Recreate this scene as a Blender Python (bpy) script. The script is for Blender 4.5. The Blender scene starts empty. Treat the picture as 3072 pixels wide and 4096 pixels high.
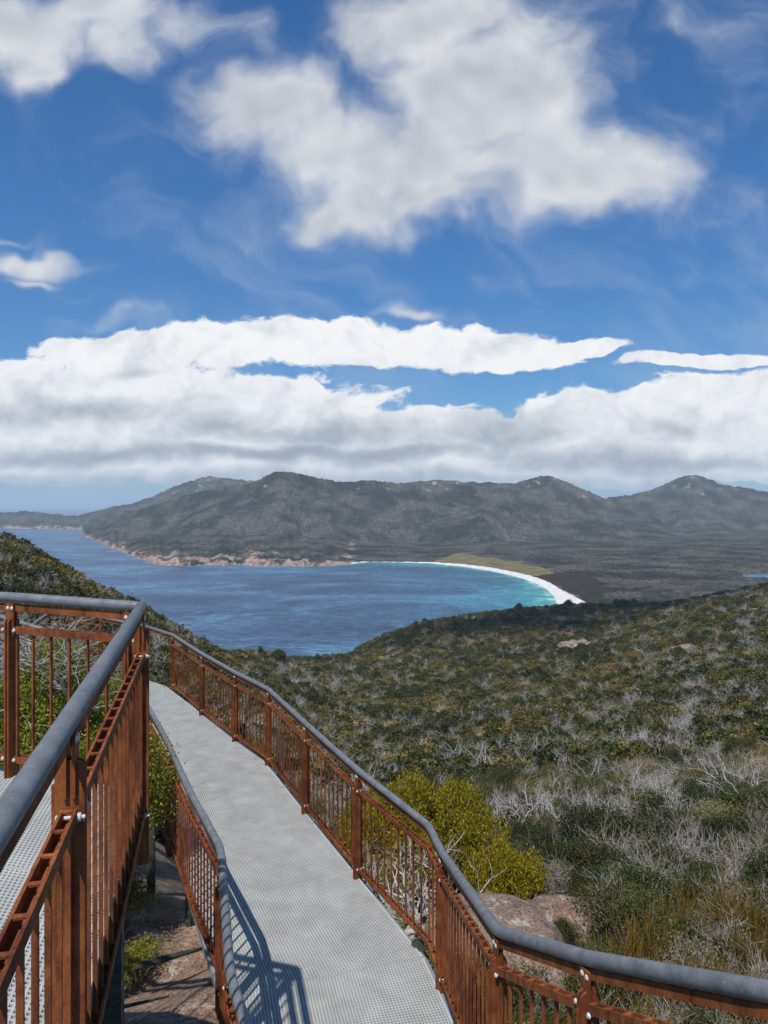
import bpy, math, random
import numpy as np
from mathutils import Vector, Matrix
R = math.radians
random.seed(7); rng = np.random.default_rng(11)
F = 2841.0; HZ = 2022.0; CAMZ = 200.0; VS = 1.8517
sc = bpy.context.scene
col = sc.collection

def W(px, py, d):            # point of the photograph at depth d -> world metres
    return Vector(((px-1536)/F*d, d, CAMZ-(py-HZ)/F*d))
def Wz(px, py, z):           # same, with known height relative to the eye
    d = z*F/(HZ-py)
    return Vector(((px-1536)/F*d, d, CAMZ+z))

# ------------------------------------------------------------------ noise
_perm = np.random.default_rng(3).random((256, 256))
def vnoise(x, y):
    x = np.asarray(x, float); y = np.asarray(y, float)
    xi = np.floor(x).astype(int); yi = np.floor(y).astype(int)
    fx = x-xi; fy = y-yi
    fx = fx*fx*(3-2*fx); fy = fy*fy*(3-2*fy)
    a = _perm[xi & 255, yi & 255]; b = _perm[(xi+1) & 255, yi & 255]
    c = _perm[xi & 255, (yi+1) & 255]; d = _perm[(xi+1) & 255, (yi+1) & 255]
    return (a*(1-fx)+b*fx)*(1-fy)+(c*(1-fx)+d*fx)*fy
def fbm(x, y, o=4, g=.5):
    s = 0; a = 1; t = 0
    for k in range(o):
        s = s+a*vnoise(x*2**k+17.3*k, y*2**k+5.1*k); t += a; a *= g
    return s/t
def ridged(x, y, o=4):
    s = 0; a = 1; t = 0
    for k in range(o):
        s = s+a*(1-np.abs(2*vnoise(x*2**k+3.3*k, y*2**k+9.1*k)-1)); t += a; a *= .5
    return s/t

# ------------------------------------------------------------------ materials
def mat(name):
    m = bpy.data.materials.new(name); m.use_nodes = True
    nt = m.node_tree; b = nt.nodes['Principled BSDF']
    return m, nt, b
def N(nt, t, **k):
    n = nt.nodes.new(t)
    for a, v in k.items():
        if a.startswith('i_'):
            n.inputs[int(a[2:]) if a[2:].isdigit() else a[2:].replace('_', ' ')].default_value = v
        else: setattr(n, a, v)
    return n
def ramp(nt, stops, src=None, interp='LINEAR'):
    r = nt.nodes.new('ShaderNodeValToRGB'); e = r.color_ramp.elements; r.color_ramp.interpolation = interp
    while len(e) < len(stops): e.new(.5)
    for q, (p, c) in zip(e, stops):
        q.position = p; q.color = (*c, 1) if len(c) == 3 else c
    if src is not None: nt.links.new(src, r.inputs[0])
    return r
def noise_tex(nt, scale, detail=4, rough=.55, coord='Object', dist=0, vec=None):
    n = N(nt, 'ShaderNodeTexNoise'); n.inputs['Scale'].default_value = scale
    n.inputs['Detail'].default_value = detail; n.inputs['Roughness'].default_value = rough
    n.inputs['Distortion'].default_value = dist
    if vec is None:
        tc = N(nt, 'ShaderNodeTexCoord'); vec = tc.outputs[coord]
    nt.links.new(vec, n.inputs['Vector'])
    return n
def bump(nt, b, src, strength=.4, dist=.01):
    k = N(nt, 'ShaderNodeBump'); k.inputs['Strength'].default_value = strength; k.inputs['Distance'].default_value = dist
    nt.links.new(src, k.inputs['Height']); nt.links.new(k.outputs[0], b.inputs['Normal'])
def mixc(nt, a, b, f, typ='MIX'):
    m = N(nt, 'ShaderNodeMix'); m.data_type = 'RGBA'; m.blend_type = typ
    for s, v in ((6, a), (7, b), (0, f)):
        if hasattr(v, 'is_output') or isinstance(v, bpy.types.NodeSocket): nt.links.new(v, m.inputs[s])
        elif isinstance(v, (int, float)): m.inputs[s].default_value = v
        else: m.inputs[s].default_value = (*v, 1)
    return m.outputs[2]

def m_corten():
    m, nt, b = mat('weathered_steel')
    geo = N(nt, 'ShaderNodeNewGeometry')
    n = noise_tex(nt, 9, 6, .65, vec=geo.outputs['Position']); n2 = noise_tex(nt, 160, 3, .6, vec=geo.outputs['Position'])
    mp = N(nt, 'ShaderNodeMapping'); mp.inputs['Scale'].default_value = (30, 30, 2.2)
    nt.links.new(geo.outputs['Position'], mp.inputs[0]); n3 = noise_tex(nt, 1, 5, .6, vec=mp.outputs[0])
    r = ramp(nt, [(.3, (.12, .036, .015)), (.5, (.25, .074, .022)), (.7, (.36, .125, .034))], n.outputs[0])
    r2 = ramp(nt, [(.3, (.55, .5, .5)), (.62, (1.05, 1, 1))], n2.outputs[0])
    r3 = ramp(nt, [(.32, (.42, .36, .36)), (.5, (1, 1, 1)), (.75, (1.1, 1.05, .95))], n3.outputs[0])
    oi_ = N(nt, 'ShaderNodeNewGeometry'); nb_ = noise_tex(nt, 1.7, 3, .5, vec=geo.outputs['Position']); rv = ramp(nt, [(.34, (.52, .46, .46)), (.5, (.95, .95, .95)), (.64, (1.15, 1.2, 1.2))], nb_.outputs[0])
    c = mixc(nt, r.outputs[0], r2.outputs[0], .8, 'MULTIPLY'); c = mixc(nt, c, rv.outputs[0], .9, 'MULTIPLY'); c = mixc(nt, c, r3.outputs[0], .85, 'MULTIPLY')
    nt.links.new(c, b.inputs['Base Color']); b.inputs['Roughness'].default_value = .78
    b.inputs['Specular IOR Level'].default_value = .3
    bump(nt, b, n2.outputs[0], .35, .002)
    return m
def m_galv():
    m, nt, b = mat('galvanised_tube')
    geo = N(nt, 'ShaderNodeNewGeometry')
    n = noise_tex(nt, 14, 5, .6, vec=geo.outputs['Position']); n2 = noise_tex(nt, 75, 4, .7, vec=geo.outputs['Position'])
    r = ramp(nt, [(.3, (.12, .127, .135)), (.7, (.225, .232, .24))], n.outputs[0])
    r2 = ramp(nt, [(.60, (0, 0, 0)), (.72, (.5, .5, .5))], n2.outputs[0])
    c = mixc(nt, r.outputs[0], (.55, .57, .6), r2.outputs[0])
    nt.links.new(c, b.inputs['Base Color']); b.inputs['Metallic'].default_value = .15
    rr = ramp(nt, [(.3, (.42,)*3), (.7, (.62,)*3)], n2.outputs[0]); nt.links.new(rr.outputs[0], b.inputs['Roughness'])
    bump(nt, b, n2.outputs[0], .25, .002)
    return m
def m_simple(name, c1, c2, scale, rough=.7, bs=0, bd=.01, spec=.4, det=5):
    m, nt, b = mat(name)
    geo = N(nt, 'ShaderNodeNewGeometry')
    n = noise_tex(nt, scale, det, .6, vec=geo.outputs['Position'])
    r = ramp(nt, [(.33, c1), (.67, c2)], n.outputs[0]); nt.links.new(r.outputs[0], b.inputs['Base Color'])
    b.inputs['Roughness'].default_value = rough; b.inputs['Specular IOR Level'].default_value = spec
    if bs: bump(nt, b, n.outputs[0], bs, bd)
    return m
def m_granite(name='pink_granite', dark=1.0, lichen=.5):
    m, nt, b = mat(name)
    geo = N(nt, 'ShaderNodeNewGeometry'); P = geo.outputs['Position']
    n1 = noise_tex(nt, 1.3, 6, .65, vec=P); n2 = noise_tex(nt, 26, 5, .85, vec=P); n3 = noise_tex(nt, 3.2, 8, .72, vec=P, dist=.6)
    c = ramp(nt, [(.3, (.23*dark, .165*dark, .125*dark)), (.55, (.40*dark, .26*dark, .185*dark)), (.75, (.47*dark, .34*dark, .26*dark))], n1.outputs[0])
    s = ramp(nt, [(.40, (.2, .19, .19)), (.47, (.8, .78, .76)), (.55, (1, 1, 1)), (.64, (1.5, 1.4, 1.3))], n2.outputs[0])
    cc = mixc(nt, c.outputs[0], s.outputs[0], 1, 'MULTIPLY')
    l = ramp(nt, [(.565, (0, 0, 0)), (.60, (lichen*1.3,)*3)], n3.outputs[0])
    cc = mixc(nt, cc, (.58, .57, .5), l.outputs[0])
    d = ramp(nt, [(.34, (.8,)*3), (.43, (0, 0, 0))], n3.outputs[0])
    cc = mixc(nt, cc, (.07, .062, .055), d.outputs[0])
    nt.links.new(cc, b.inputs['Base Color']); b.inputs['Roughness'].default_value = .9
    bump(nt, b, n3.outputs[0], 1.0, .10)
    return m
def m_leaf(name, cols, rough=.55, inst=False, trans=.25):
    m, nt, b = mat(name)
    geo = N(nt, 'ShaderNodeNewGeometry'); src = geo.outputs['Random Per Island']
    r = ramp(nt, [(i/(len(cols)-1), c) for i, c in enumerate(cols)], src)
    c = r.outputs[0]
    if inst:
        oi = N(nt, 'ShaderNodeObjectInfo')
        r2 = ramp(nt, [(0, (.5, .52, .48)), (.25, (1.2, 1.15, .62)), (.5, (.8, .76, .72)), (.72, (1.7, 1.5, 1.3)), (.86, (.75, .95, .5)), (.93, (1.3, .95, .6)), (1, (1.7, 1.4, .9))], oi.outputs['Random'])
        c = mixc(nt, c, r2.outputs[0], .9, 'MULTIPLY')
        pn_ = noise_tex(nt, .022, 4, .6, vec=geo.outputs['Position']); r3 = ramp(nt, [(.38, (.50, .56, .56)), (.48, (.95, .98, .85)), (.56, (1.3, 1.15, .85)), (.66, (1.6, 1.4, 1.15))], pn_.outputs[0]); c = mixc(nt, c, r3.outputs[0], .9, 'MULTIPLY')
    nt.links.new(c, b.inputs['Base Color']); b.inputs['Roughness'].default_value = rough
    b.inputs['Specular IOR Level'].default_value = .25
    if trans:
        t = N(nt, 'ShaderNodeBsdfTranslucent'); nt.links.new(c, t.inputs[0])
        ms = N(nt, 'ShaderNodeMixShader'); ms.inputs[0].default_value = trans
        out = nt.nodes['Material Output']
        nt.links.new(b.outputs[0], ms.inputs[1]); nt.links.new(t.outputs[0], ms.inputs[2]); nt.links.new(ms.outputs[0], out.inputs[0])
    return m
M = {}
M['corten'] = m_corten(); M['galv'] = m_galv()
M['bolt'] = m_simple('zinc_bolt', (.5, .5, .48), (.68, .68, .66), 60, .4)
M['frp'] = m_simple('grating_resin', (.37, .375, .35), (.48, .485, .455), 4, .75, .3, .002)
nt_ = M['frp'].node_tree; b_ = nt_.nodes['Principled BSDF']; g_ = N(nt_, 'ShaderNodeNewGeometry'); nn = noise_tex(nt_, 1.6, 6, .7, vec=g_.outputs['Position']); rr_ = ramp(nt_, [(.34, (.84, .82, .78)), (.5, (1, 1, 1))], nn.outputs[0])
cc_ = mixc(nt_, b_.inputs['Base Color'].links[0].from_socket, rr_.outputs[0], .4, 'MULTIPLY'); nt_.links.new(cc_, b_.inputs['Base Color'])
M['beam'] = m_simple('galvanised_beam', (.16, .18, .19), (.27, .29, .3), 6, .6)
M['timber'] = m_simple('dark_timber', (.02, .022, .016), (.06, .06, .045), 20, .9, .5, .01)
M['granite'] = m_granite(); M['granite_grey'] = m_granite('grey_granite', .72, .35)
M['outcrop'] = m_simple('hill_rock', (.09, .07, .055), (.38, .29, .225), .35, .9, .9, .5, det=9)
M['bark'] = m_simple('grey_bark', (.14, .12, .10), (.42, .38, .34), 12, .9, .4, .01)
M['dead'] = m_simple('bleached_wood', (.30, .275, .255), (.56, .53, .50), 8, .85)
M['twig'] = m_simple('dry_twig', (.20, .175, .15), (.42, .38, .335), 8, .9)
M['leaf_green'] = m_leaf('fresh_leaf', [(.08, .095, .012), (.23, .235, .022), (.38, .36, .045), (.15, .165, .018)])
M['leaf_yellow'] = m_leaf('yellow_leaf', [(.07, .075, .010), (.24, .20, .014), (.47, .345, .02), (.13, .13, .012)])
M['leaf_olive'] = m_leaf('olive_leaf', [(.055, .054, .020), (.118, .110, .038), (.195, .172, .068), (.088, .084, .031)], inst=True)
M['leaf_dark'] = m_leaf('dark_leaf', [(.028, .038, .016), (.062, .074, .026), (.10, .108, .042)], inst=True)
M['leaf_grey'] = m_leaf('grey_leaf', [(.15, .14, .105), (.23, .215, .165), (.31, .28, .22)], inst=True)
M['reed'] = m_leaf('reed_stem', [(.10, .11, .015), (.24, .15, .03), (.33, .17, .045), (.16, .15, .02)])

# ------------------------------------------------------------------ mesh builders
def link_mesh(name, me, m, parent=None, smooth=False):
    if m is not None: me.materials.append(m)
    o = bpy.data.objects.new(name, me); col.objects.link(o)
    if smooth: me.polygons.foreach_set('use_smooth', [True]*len(me.polygons))
    if parent is not None: o.parent = parent
    return o
def np_mesh(name, v, f):
    v = np.asarray(v, np.float32); f = np.asarray(f, np.int32)
    me = bpy.data.meshes.new(name); n = f.shape[1]
    me.vertices.add(len(v)); me.vertices.foreach_set('co', v.ravel())
    me.loops.add(f.size); me.loops.foreach_set('vertex_index', f.ravel())
    me.polygons.add(len(f)); me.polygons.foreach_set('loop_start', np.arange(0, f.size, n, dtype=np.int32))
    me.update(calc_edges=True); me.validate()
    return me
class MB:
    def __init__(s): s.v = []; s.f = []
    def hexa(s, c):          # eight corners, bottom four then top four
        n = len(s.v); s.v += [tuple(p) for p in c]
        for q in ((3, 2, 1, 0), (4, 5, 6, 7), (0, 1, 5, 4), (1, 2, 6, 5), (2, 3, 7, 6), (3, 0, 4, 7)):
            s.f.append(tuple(n+i for i in q))
    def bar(s, a, b, w, h, side=None, off=(0, 0, 0)):   # box from a to b; w sideways, h vertical
        a = Vector(a)+Vector(off); b = Vector(b)+Vector(off); t = b-a
        if side is None:
            side = Vector((t.y, -t.x, 0)); side = side.normalized() if side.length > 1e-6 else Vector((1, 0, 0))
        sd = side*(w/2); up = Vector((0, 0, h/2))
        s.hexa([a-sd-up, a+sd-up, b+sd-up, b-sd-up, a-sd+up, a+sd+up, b+sd+up, b-sd+up])
    def post(s, c, top, bot, along, la, lw):            # vertical plate centred at c, la along the rail, lw across
        al = along*(la/2); ac = Vector((along.y, -along.x, 0))*(lw/2)
        q = [c-al-ac, c+al-ac, c+al+ac, c-al+ac]
        s.hexa([Vector((p.x, p.y, bot)) for p in q]+[Vector((p.x, p.y, top)) for p in q])
    def roundplate(s, c, top, bot, along, la, lw):      # plate with rounded head and foot
        ac = Vector((along.y, -along.x, 0)); r = lw/2; pts = []
        for k in range(7):
            a = math.pi*k/6; pts.append((math.cos(a)*r, top-r*.55+math.sin(a)*r*.55))
        for k in range(5):
            a = math.pi+math.pi*k/4; pts.append((math.cos(a)*r, bot+r*.3+math.sin(a)*r*.3))
        n = len(s.v); m = len(pts)
        for sg in (-1, 1):
            for (q, z) in pts: p = c+along*(sg*la/2)+ac*q; s.v.append((p.x, p.y, z))
        s.f.append(tuple(n+i for i in range(m))); s.f.append(tuple(n+m+i for i in reversed(range(m))))
        for i in range(m): j = (i+1) % m; s.f.append((n+j, n+i, n+m+i, n+m+j))
    def tube(s, pts, r, seg=14, cap=True):
        pts = [Vector(p) for p in pts]; rings = []
        rs = r if isinstance(r, (list, tuple)) else [r]*len(pts)
        for i, p in enumerate(pts):
            t0 = (p-pts[i-1]).normalized() if i else (pts[1]-p).normalized()
            t1 = (pts[i+1]-p).normalized() if i < len(pts)-1 else t0
            t = (t0+t1).normalized()
            u = t.cross(Vector((0, 0, 1)))
            if u.length < .05: u = t.cross(Vector((1, 0, 0)))
            u.normalize(); w = u.cross(t); n = len(s.v)
            k = 1/max(.6, t.dot(t0))
            for j in range(seg):
                a = 2*math.pi*j/seg; s.v.append(tuple(p+u*math.cos(a)*rs[i]*k+w*math.sin(a)*rs[i]))
            rings.append(n)
        for a, b in zip(rings, rings[1:]):
            for j in range(seg): k = (j+1) % seg; s.f.append((a+j, b+j, b+k, a+k))
        if cap:
            s.f.append(tuple(rings[0]+j for j in range(seg))); s.f.append(tuple(rings[-1]+j for j in reversed(range(seg))))
    def build(s, name, m, parent=None, smooth=False):
        me = bpy.data.meshes.new(name); me.from_pydata(s.v, [], s.f); me.update()
        return link_mesh(name, me, m, parent, smooth)
def tag(o, label=None, cat=None, group=None, kind=None):
    if label: o['label'] = label
    if cat: o['category'] = cat
    if group: o['group'] = group
    if kind: o['kind'] = kind
    return o
def empty(name, loc, label, cat, group=None):
    o = bpy.data.objects.new(name, None); col.objects.link(o); o.location = loc; o.empty_display_size = .3
    return tag(o, label, cat, group)
def adopt(o, root):          # child whose mesh is in world coordinates
    o.parent = root; o.location = -root.location
    return o

# ------------------------------------------------------------------ railings
bolt_mb = MB()
bolt_mb.tube([(0, -.034, 0), (0, -.026, 0), (0, -.0255, 0), (0, .0255, 0), (0, .026, 0), (0, .036, 0), (0, .0365, 0), (0, .048, 0)], [.008, .0125, .006, .006, .0125, .0125, .006, .006], 10)
bolt_me = bpy.data.meshes.new('bolt'); bolt_me.from_pydata(bolt_mb.v, [], bolt_mb.f); bolt_me.materials.append(M['bolt'])
bolt2_mb = MB(); bolt2_mb.tube([(0, -.022, 0), (0, -.017, 0), (0, -.0165, 0), (0, .0165, 0), (0, .017, 0), (0, .022, 0)], [.008, .013, .006, .006, .013, .008], 10)
bolt2_me = bpy.data.meshes.new('bolt'); bolt2_me.from_pydata(bolt2_mb.v, [], bolt2_mb.f); bolt2_me.materials.append(M['bolt'])
def add_bolt(me, p, along, parent, base):
    o = bpy.data.objects.new('bolt', me); col.objects.link(o); o.parent = parent
    o.location = p-base; o.rotation_euler = (0, 0, math.atan2(along.y, along.x))
    return o
TR = .031
def lerp_path(pts, s):       # point at arclength s
    acc = 0
    for a, b in zip(pts, pts[1:]):
        L = (b-a).length
        if s <= acc+L: return a+(b-a)*((s-acc)/L)
        acc += L
    return pts[-1]
def plen(pts): return sum((b-a).length for a, b in zip(pts, pts[1:]))
def soften(pts, r=.07):      # bent tube: round each corner
    out = [pts[0]]
    for i in range(1, len(pts)-1):
        p = pts[i]; a = (pts[i-1]-p); b = (pts[i+1]-p); k = min(r, a.length*.4, b.length*.4)
        A = p+a.normalized()*k; B = p+b.normalized()*k
        for t in (0, .33, .67, 1): out.append(A*(1-t)**2+p*2*t*(1-t)+B*t*t)
    out.append(pts[-1]); return out
def railing(label, pts, is_post, chan=.20, bot=1.0, foot=1.22, spacing=.128, detail=True, mitre=None, inset=0.0):
    """pts: handrail centres; is_post: which of them carry a post"""
    base = Vector((pts[len(pts)//2].x, pts[len(pts)//2].y, pts[len(pts)//2].z-foot))
    root = empty('railing', base, label, 'railing')
    h = MB()
    if mitre is None: h.tube(soften(pts), TR, 18)
    else:
        h.tube(soften(pts[:mitre+1]), TR, 18); e = (pts[mitre]-pts[mitre+1]).normalized()
        h.tube(soften([pts[mitre]+e*.0]+pts[mitre+1:]), TR*.998, 18)
    adopt(h.build('handrail', M['galv'], None, True), root)
    sb = MB()
    for a, b in zip(pts, pts[1:]): sb.bar(a, b, .012, .046, off=(0, 0, -.062))
    adopt(sb.build('support_bar', M['corten']), root)
    idx = [i for i, k in enumerate(is_post) if k]
    dirs = []
    for i in idx:
        t = Vector((0, 0, 0))
        if i > 0: t += (pts[i]-pts[i-1]).normalized()
        if i < len(pts)-1: t += (pts[i+1]-pts[i]).normalized()
        t.z = 0; dirs.append(t.normalized())
    for i, al in zip(idx, dirs):
        p = pts[i]; mb = MB()
        for sg in (-1, 1): mb.roundplate(p+al*(sg*.0125), p.z-.125, p.z-foot, al, .012, .084)
        mb.post(p+Vector((al.y, -al.x, 0))*.048, p.z-.20, p.z-foot+.05, al, .011, .010)
        # bracket reaching up to the support bar
        ac = Vector((al.y, -al.x, 0))
        mb.post(p+ac*.0125, p.z-.038, p.z-.235, al, .062, .010)
        mb.post(p-ac*.0125, p.z-.038, p.z-.235, al, .062, .010)
        po = adopt(mb.build('post', M['corten']), root)
        if detail:
            for s2 in (-1, 1): add_bolt(bolt2_me, p+al*(s2*.016)+Vector((0, 0, -.066)), al, po, Vector((0, 0, 0)))
            for zz in (chan, bot):
                for s2 in (-1, 1):
                    if (s2 == -1 and i == 0) or (s2 == 1 and i == len(pts)-1): continue
                    add_bolt(bolt_me, p+al*(s2*.045)+Vector((0, 0, -zz)), al, po, Vector((0, 0, 0)))
    for (i, j) in zip(idx, idx[1:]):
        seg = [pts[k] for k in range(i, j+1)]
        L = plen(seg)
        a0, b0 = .028, L-.028
        path = [lerp_path(seg, a0)]
        acc = 0
        for q, (u, v) in enumerate(zip(seg, seg[1:])):
            acc += (v-u).length
            if q < len(seg)-2: path.append(v)
        path.append(lerp_path(seg, b0))
        fr = MB()
        for zz in (chan, bot):
            for u, v in zip(path, path[1:]):
                t = (v-u); s_ = Vector((t.y, -t.x, 0)).normalized()
                for sg in (-1, 1): fr.bar(u, v, .009, .040, off=s_*(sg*.0195)+Vector((0, 0, -zz)))
        for zz in (chan, bot):
            for u, v in zip(path, path[1:]): fr.bar(u, v, .034, .004, off=(0, 0, -zz-.017))
        n = max(2, round((b0-a0)/spacing)); ys = [(k+.5)/n for k in range(n)]
        tot = plen(path)
        for k in range(n+1):
            q = lerp_path(path, min(tot-.01, max(.01, tot*k/n))); q2 = lerp_path(path, min(tot, tot*k/n+.02)); q0 = lerp_path(path, max(0, tot*k/n-.02)); t = (q2-q0); t.z = 0; t.normalize()
            for zz in (chan, bot):
                fr.bar(q-t*.008, q+t*.008, .034, .006, off=(0, 0, -zz+.0155))
            if k in (0, n): e_ = q+t*(.004 if k == 0 else -.004); fr.post(e_, e_.z-chan-.016, e_.z-bot+.016, t, .011, .016)
        pn = adopt(fr.build('rail_panel', M['corten']), root)
        for k in range(1, n):
            q = lerp_path(path, tot*k/n); q2 = lerp_path(path, min(tot, tot*k/n+.02)); q0 = lerp_path(path, max(0, tot*k/n-.02)); t = (q2-q0); t.z = 0; t.normalize()
            mb = MB(); mb.post(q, q.z-chan-.019, q.z-bot+.019, t, .012, .016)
            b = mb.build('baluster', M['corten'], pn)
    return root

def pts_z(lst): return [Wz(px, py, z) for px, py, z in lst]
# outer rail of the lower walkway, far end to near end
outer = pts_z([(565, 2500, -2.60), (690, 2539, -2.62), (808, 2615, -2.65), (941, 2690, -2.67), (1074, 2757, -2.68), (1222, 2893, -2.69),
               (1431, 3080, -2.72), (1716, 3303, -2.78), (1768, 3410, -2.81)])
outer += [W(1992, 3724, 3.72), W(2352, 3834, 2.93), W(3072, 3966, 2.1), W(4300, 4200, 1.55)]
railing('long rusty railing with grey handrail along the outer edge of the lower walkway', outer, [0, 1, 1, 1, 1, 1, 1, 0, 1, 1, 1, 0, 1])
# inner rail of the lower walkway
innz = -2.73
inner = [Wz(px, py, innz) for px, py in ((548, 2776), (572, 2793), (596, 2835), (650, 2929), (681, 2992), (758, 3165), (876, 3379), (889, 3440), (896, 3560), (912, 3800), (924, 3912), (980, 4096))]
inner.append(inner[-1]+Vector((.28, -.95, .1)))
far_in = inner[0]+Vector((-1.3, .7, .02))
inner = [far_in]+inner
railing('rusty railing with curved grey handrail on the inner edge of the lower walkway', inner,
        [1, 0, 0, 1, 0, 1, 0, 0, 1, 0, 1, 0, 1, 1])
# upper platform rail: far run, corner, near run past the camera
dirn = Vector((-.235, 1, -.0173*0+.012))
C = W(566, 2427, 4.2)
near_pts = [C]
for d in (2.12, .35, -1.2):
    k = (4.2-d); near_pts.append(C-Vector((-.240, 1, .0145))*k)
farrun = [W(-520, 2362, 5.05), W(47, 2389, 4.42)]
railing('rusty railing crossing the left edge of the photo behind the closest handrail', farrun+[C+(farrun[1]-C)*.085, C], [1, 1, 1, 0])
near_root = railing('closest rusty railing, its grey handrail running diagonally from the lower left corner', [C]+near_pts[1:], [1, 1, 1, 1], chan=.285, bot=1.22, foot=1.52, spacing=.138)
# far switchback
sw = [W(565, 2502, 15.5), W(403, 2470, 17.4), W(262, 2447, 19.2), W(196, 2450, 18.6), W(128, 2500, 15.2), W(-200, 2660, 11.5)]
railing('distant rusty railing bending round the switchback behind the bare branches', sw, [0, 1, 1, 1, 1, 1], detail=False)
sw2 = [W(-260, 2402, 11.5), W(0, 2466, 10.8), (W(75, 2488, 10.6)), W(225, 2534, 10.2)]
railing('blue grey handrail on rusty railing sloping down behind the left shrub', sw2, [1, 0, 1, 0], detail=False)

# ------------------------------------------------------------------ decks
def grating(sections, root, pitch=.0255, bw=.0092, bh=.024, joints=1.15, clips=False):
    for (L0, R0), (L1, R1) in zip(sections, sections[1:]):
        length = ((L1+R1)/2-(L0+R0)/2).length
        k = max(1, round(length/joints))
        for q in range(k):
            t0, t1 = q/k, (q+1)/k
            a0, b0 = L0.lerp(L1, t0), R0.lerp(R1, t0); a1, b1 = L0.lerp(L1, t1), R0.lerp(R1, t1)
            mb = MB(); wd = (b0-a0).length; ln = ((a1+b1)/2-(a0+b0)/2).length
            n = max(2, round(wd/pitch)); e = .009/ln
            for i in range(n+1):
                u = i/n; p = a0.lerp(b0, u).lerp(a1.lerp(b1, u), e); r = a0.lerp(b0, u).lerp(a1.lerp(b1, u), 1-e)
                mb.bar(p, r, bw if 0 < i < n else .02, bh, off=(0, 0, -bh/2))
            m2 = max(2, round(ln/pitch))
            for j in range(m2+1):
                u = e+(1-2*e)*j/m2
                mb.bar(a0.lerp(a1, u), b0.lerp(b1, u), bw, bh, off=(0, 0, -bh/2-.0012))
            adopt(mb.build('grating_panel', M['frp']), root)
            cm = MB()
            for u in (.06, .5, .94):
                c0 = a0.lerp(b0, u); dd_ = (a1-a0).normalized(); cm.bar(c0-dd_*.03+Vector((0, 0, .0025)), c0+dd_*.03+Vector((0, 0, .0025)), .045, .004)
            if clips: adopt(cm.build('grating_clip', M['beam']), root)
def edge_beam(pts, root, h=.16, w=.06, dz=-.03, off=0):
    mb = MB()
    for a, b in zip(pts, pts[1:]): mb.bar(a, b, w, h, off=(0, 0, dz-h/2))
    adopt(mb.build('edge_beam', M['beam']), root)
Rr = pts_z([(596, 2724, -3.70), (664, 2747, -3.72), (1043, 3033, -3.78), (1404, 3477, -3.82), (1689, 3828, -3.90), (1812, 4096, -3.92)])
Rr.append(Vector((.545, 3.7, CAMZ-3.85))); Rr.append(Vector((.75, 2.6, CAMZ-3.6)))
def V(x, y, z): return Vector((x, y, CAMZ+z))
Ll = [V(-6.4, 14.2, -3.70), V(-5.86, 13.65, -3.72), V(-3.24, 9.68, -3.78), V(-1.87, 6.72, -3.82), V(-1.36, 5.62, -3.90), V(-1.20, 5.05, -3.92), V(-.78, 3.7, -3.85), V(-.5, 2.6, -3.6)]
Ll = [p+Vector((.10, .03, 0)) for p in Ll]
lower = empty('walkway', (-1.5, 8, CAMZ-3.95), 'pale grey mesh walkway curving downhill between two rusty railings', 'walkway')
grating(list(zip(Ll, Rr)), lower)
edge_beam([p+Vector((-.02, 0, 0)) for p in Ll], lower, h=.07, w=.04); edge_beam([p+Vector((.02, 0, 0)) for p in Rr], lower)
jb = MB()
for i in range(1, 7):
    for u in (0, .5):
        a = Ll[i].lerp(Ll[min(i+1, 7)], u); b = Rr[i].lerp(Rr[min(i+1, 7)], u); jb.bar(a, b, .05, .09, off=(0, 0, -.08))
adopt(jb.build('cross_beam', M['beam']), lower)
for (x, y) in ((-3.15, 9.6), (-2.15, 7.9), (-1.75, 12), (-.6, 8.6), (.3, 6.3), (.5, 4.2), (-2.5, 12.6)):
    mb = MB(); mb.tube([(x, y, CAMZ-7.5), (x, y, CAMZ-3.88)], .06, 10); adopt(mb.build('support_post', M['timber'], None, True), lower)
uz = -1.68
upper = empty('platform', (-1.8, 2, CAMZ+uz-.2), 'pale grey mesh platform behind the closest rusty railing at lower left', 'platform')
cR = V(C.x-.02, C.y+.02, uz); cL = V(-3.3, 4.86, uz)
nR = V(C.x-.02+.240*5.2, C.y-5.2, uz-.06); nL = V(-2.3, -1.0, uz-.06)
grating([(nL, nR), (cL, cR)], upper)
edge_beam([nR+Vector((-.03, 0, 0)), cR+Vector((-.03, 0, 0))], upper); edge_beam([cL, cR], upper)
for (x, y) in ((-1.5, 3.9), (-3.0, 4.3), (-.9, .6)):
    mb = MB(); mb.tube([(x, y, CAMZ-6.0), (x, y, CAMZ+uz-.05)], .07, 10); adopt(mb.build('support_post', M['timber'], None, True), upper)
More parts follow.
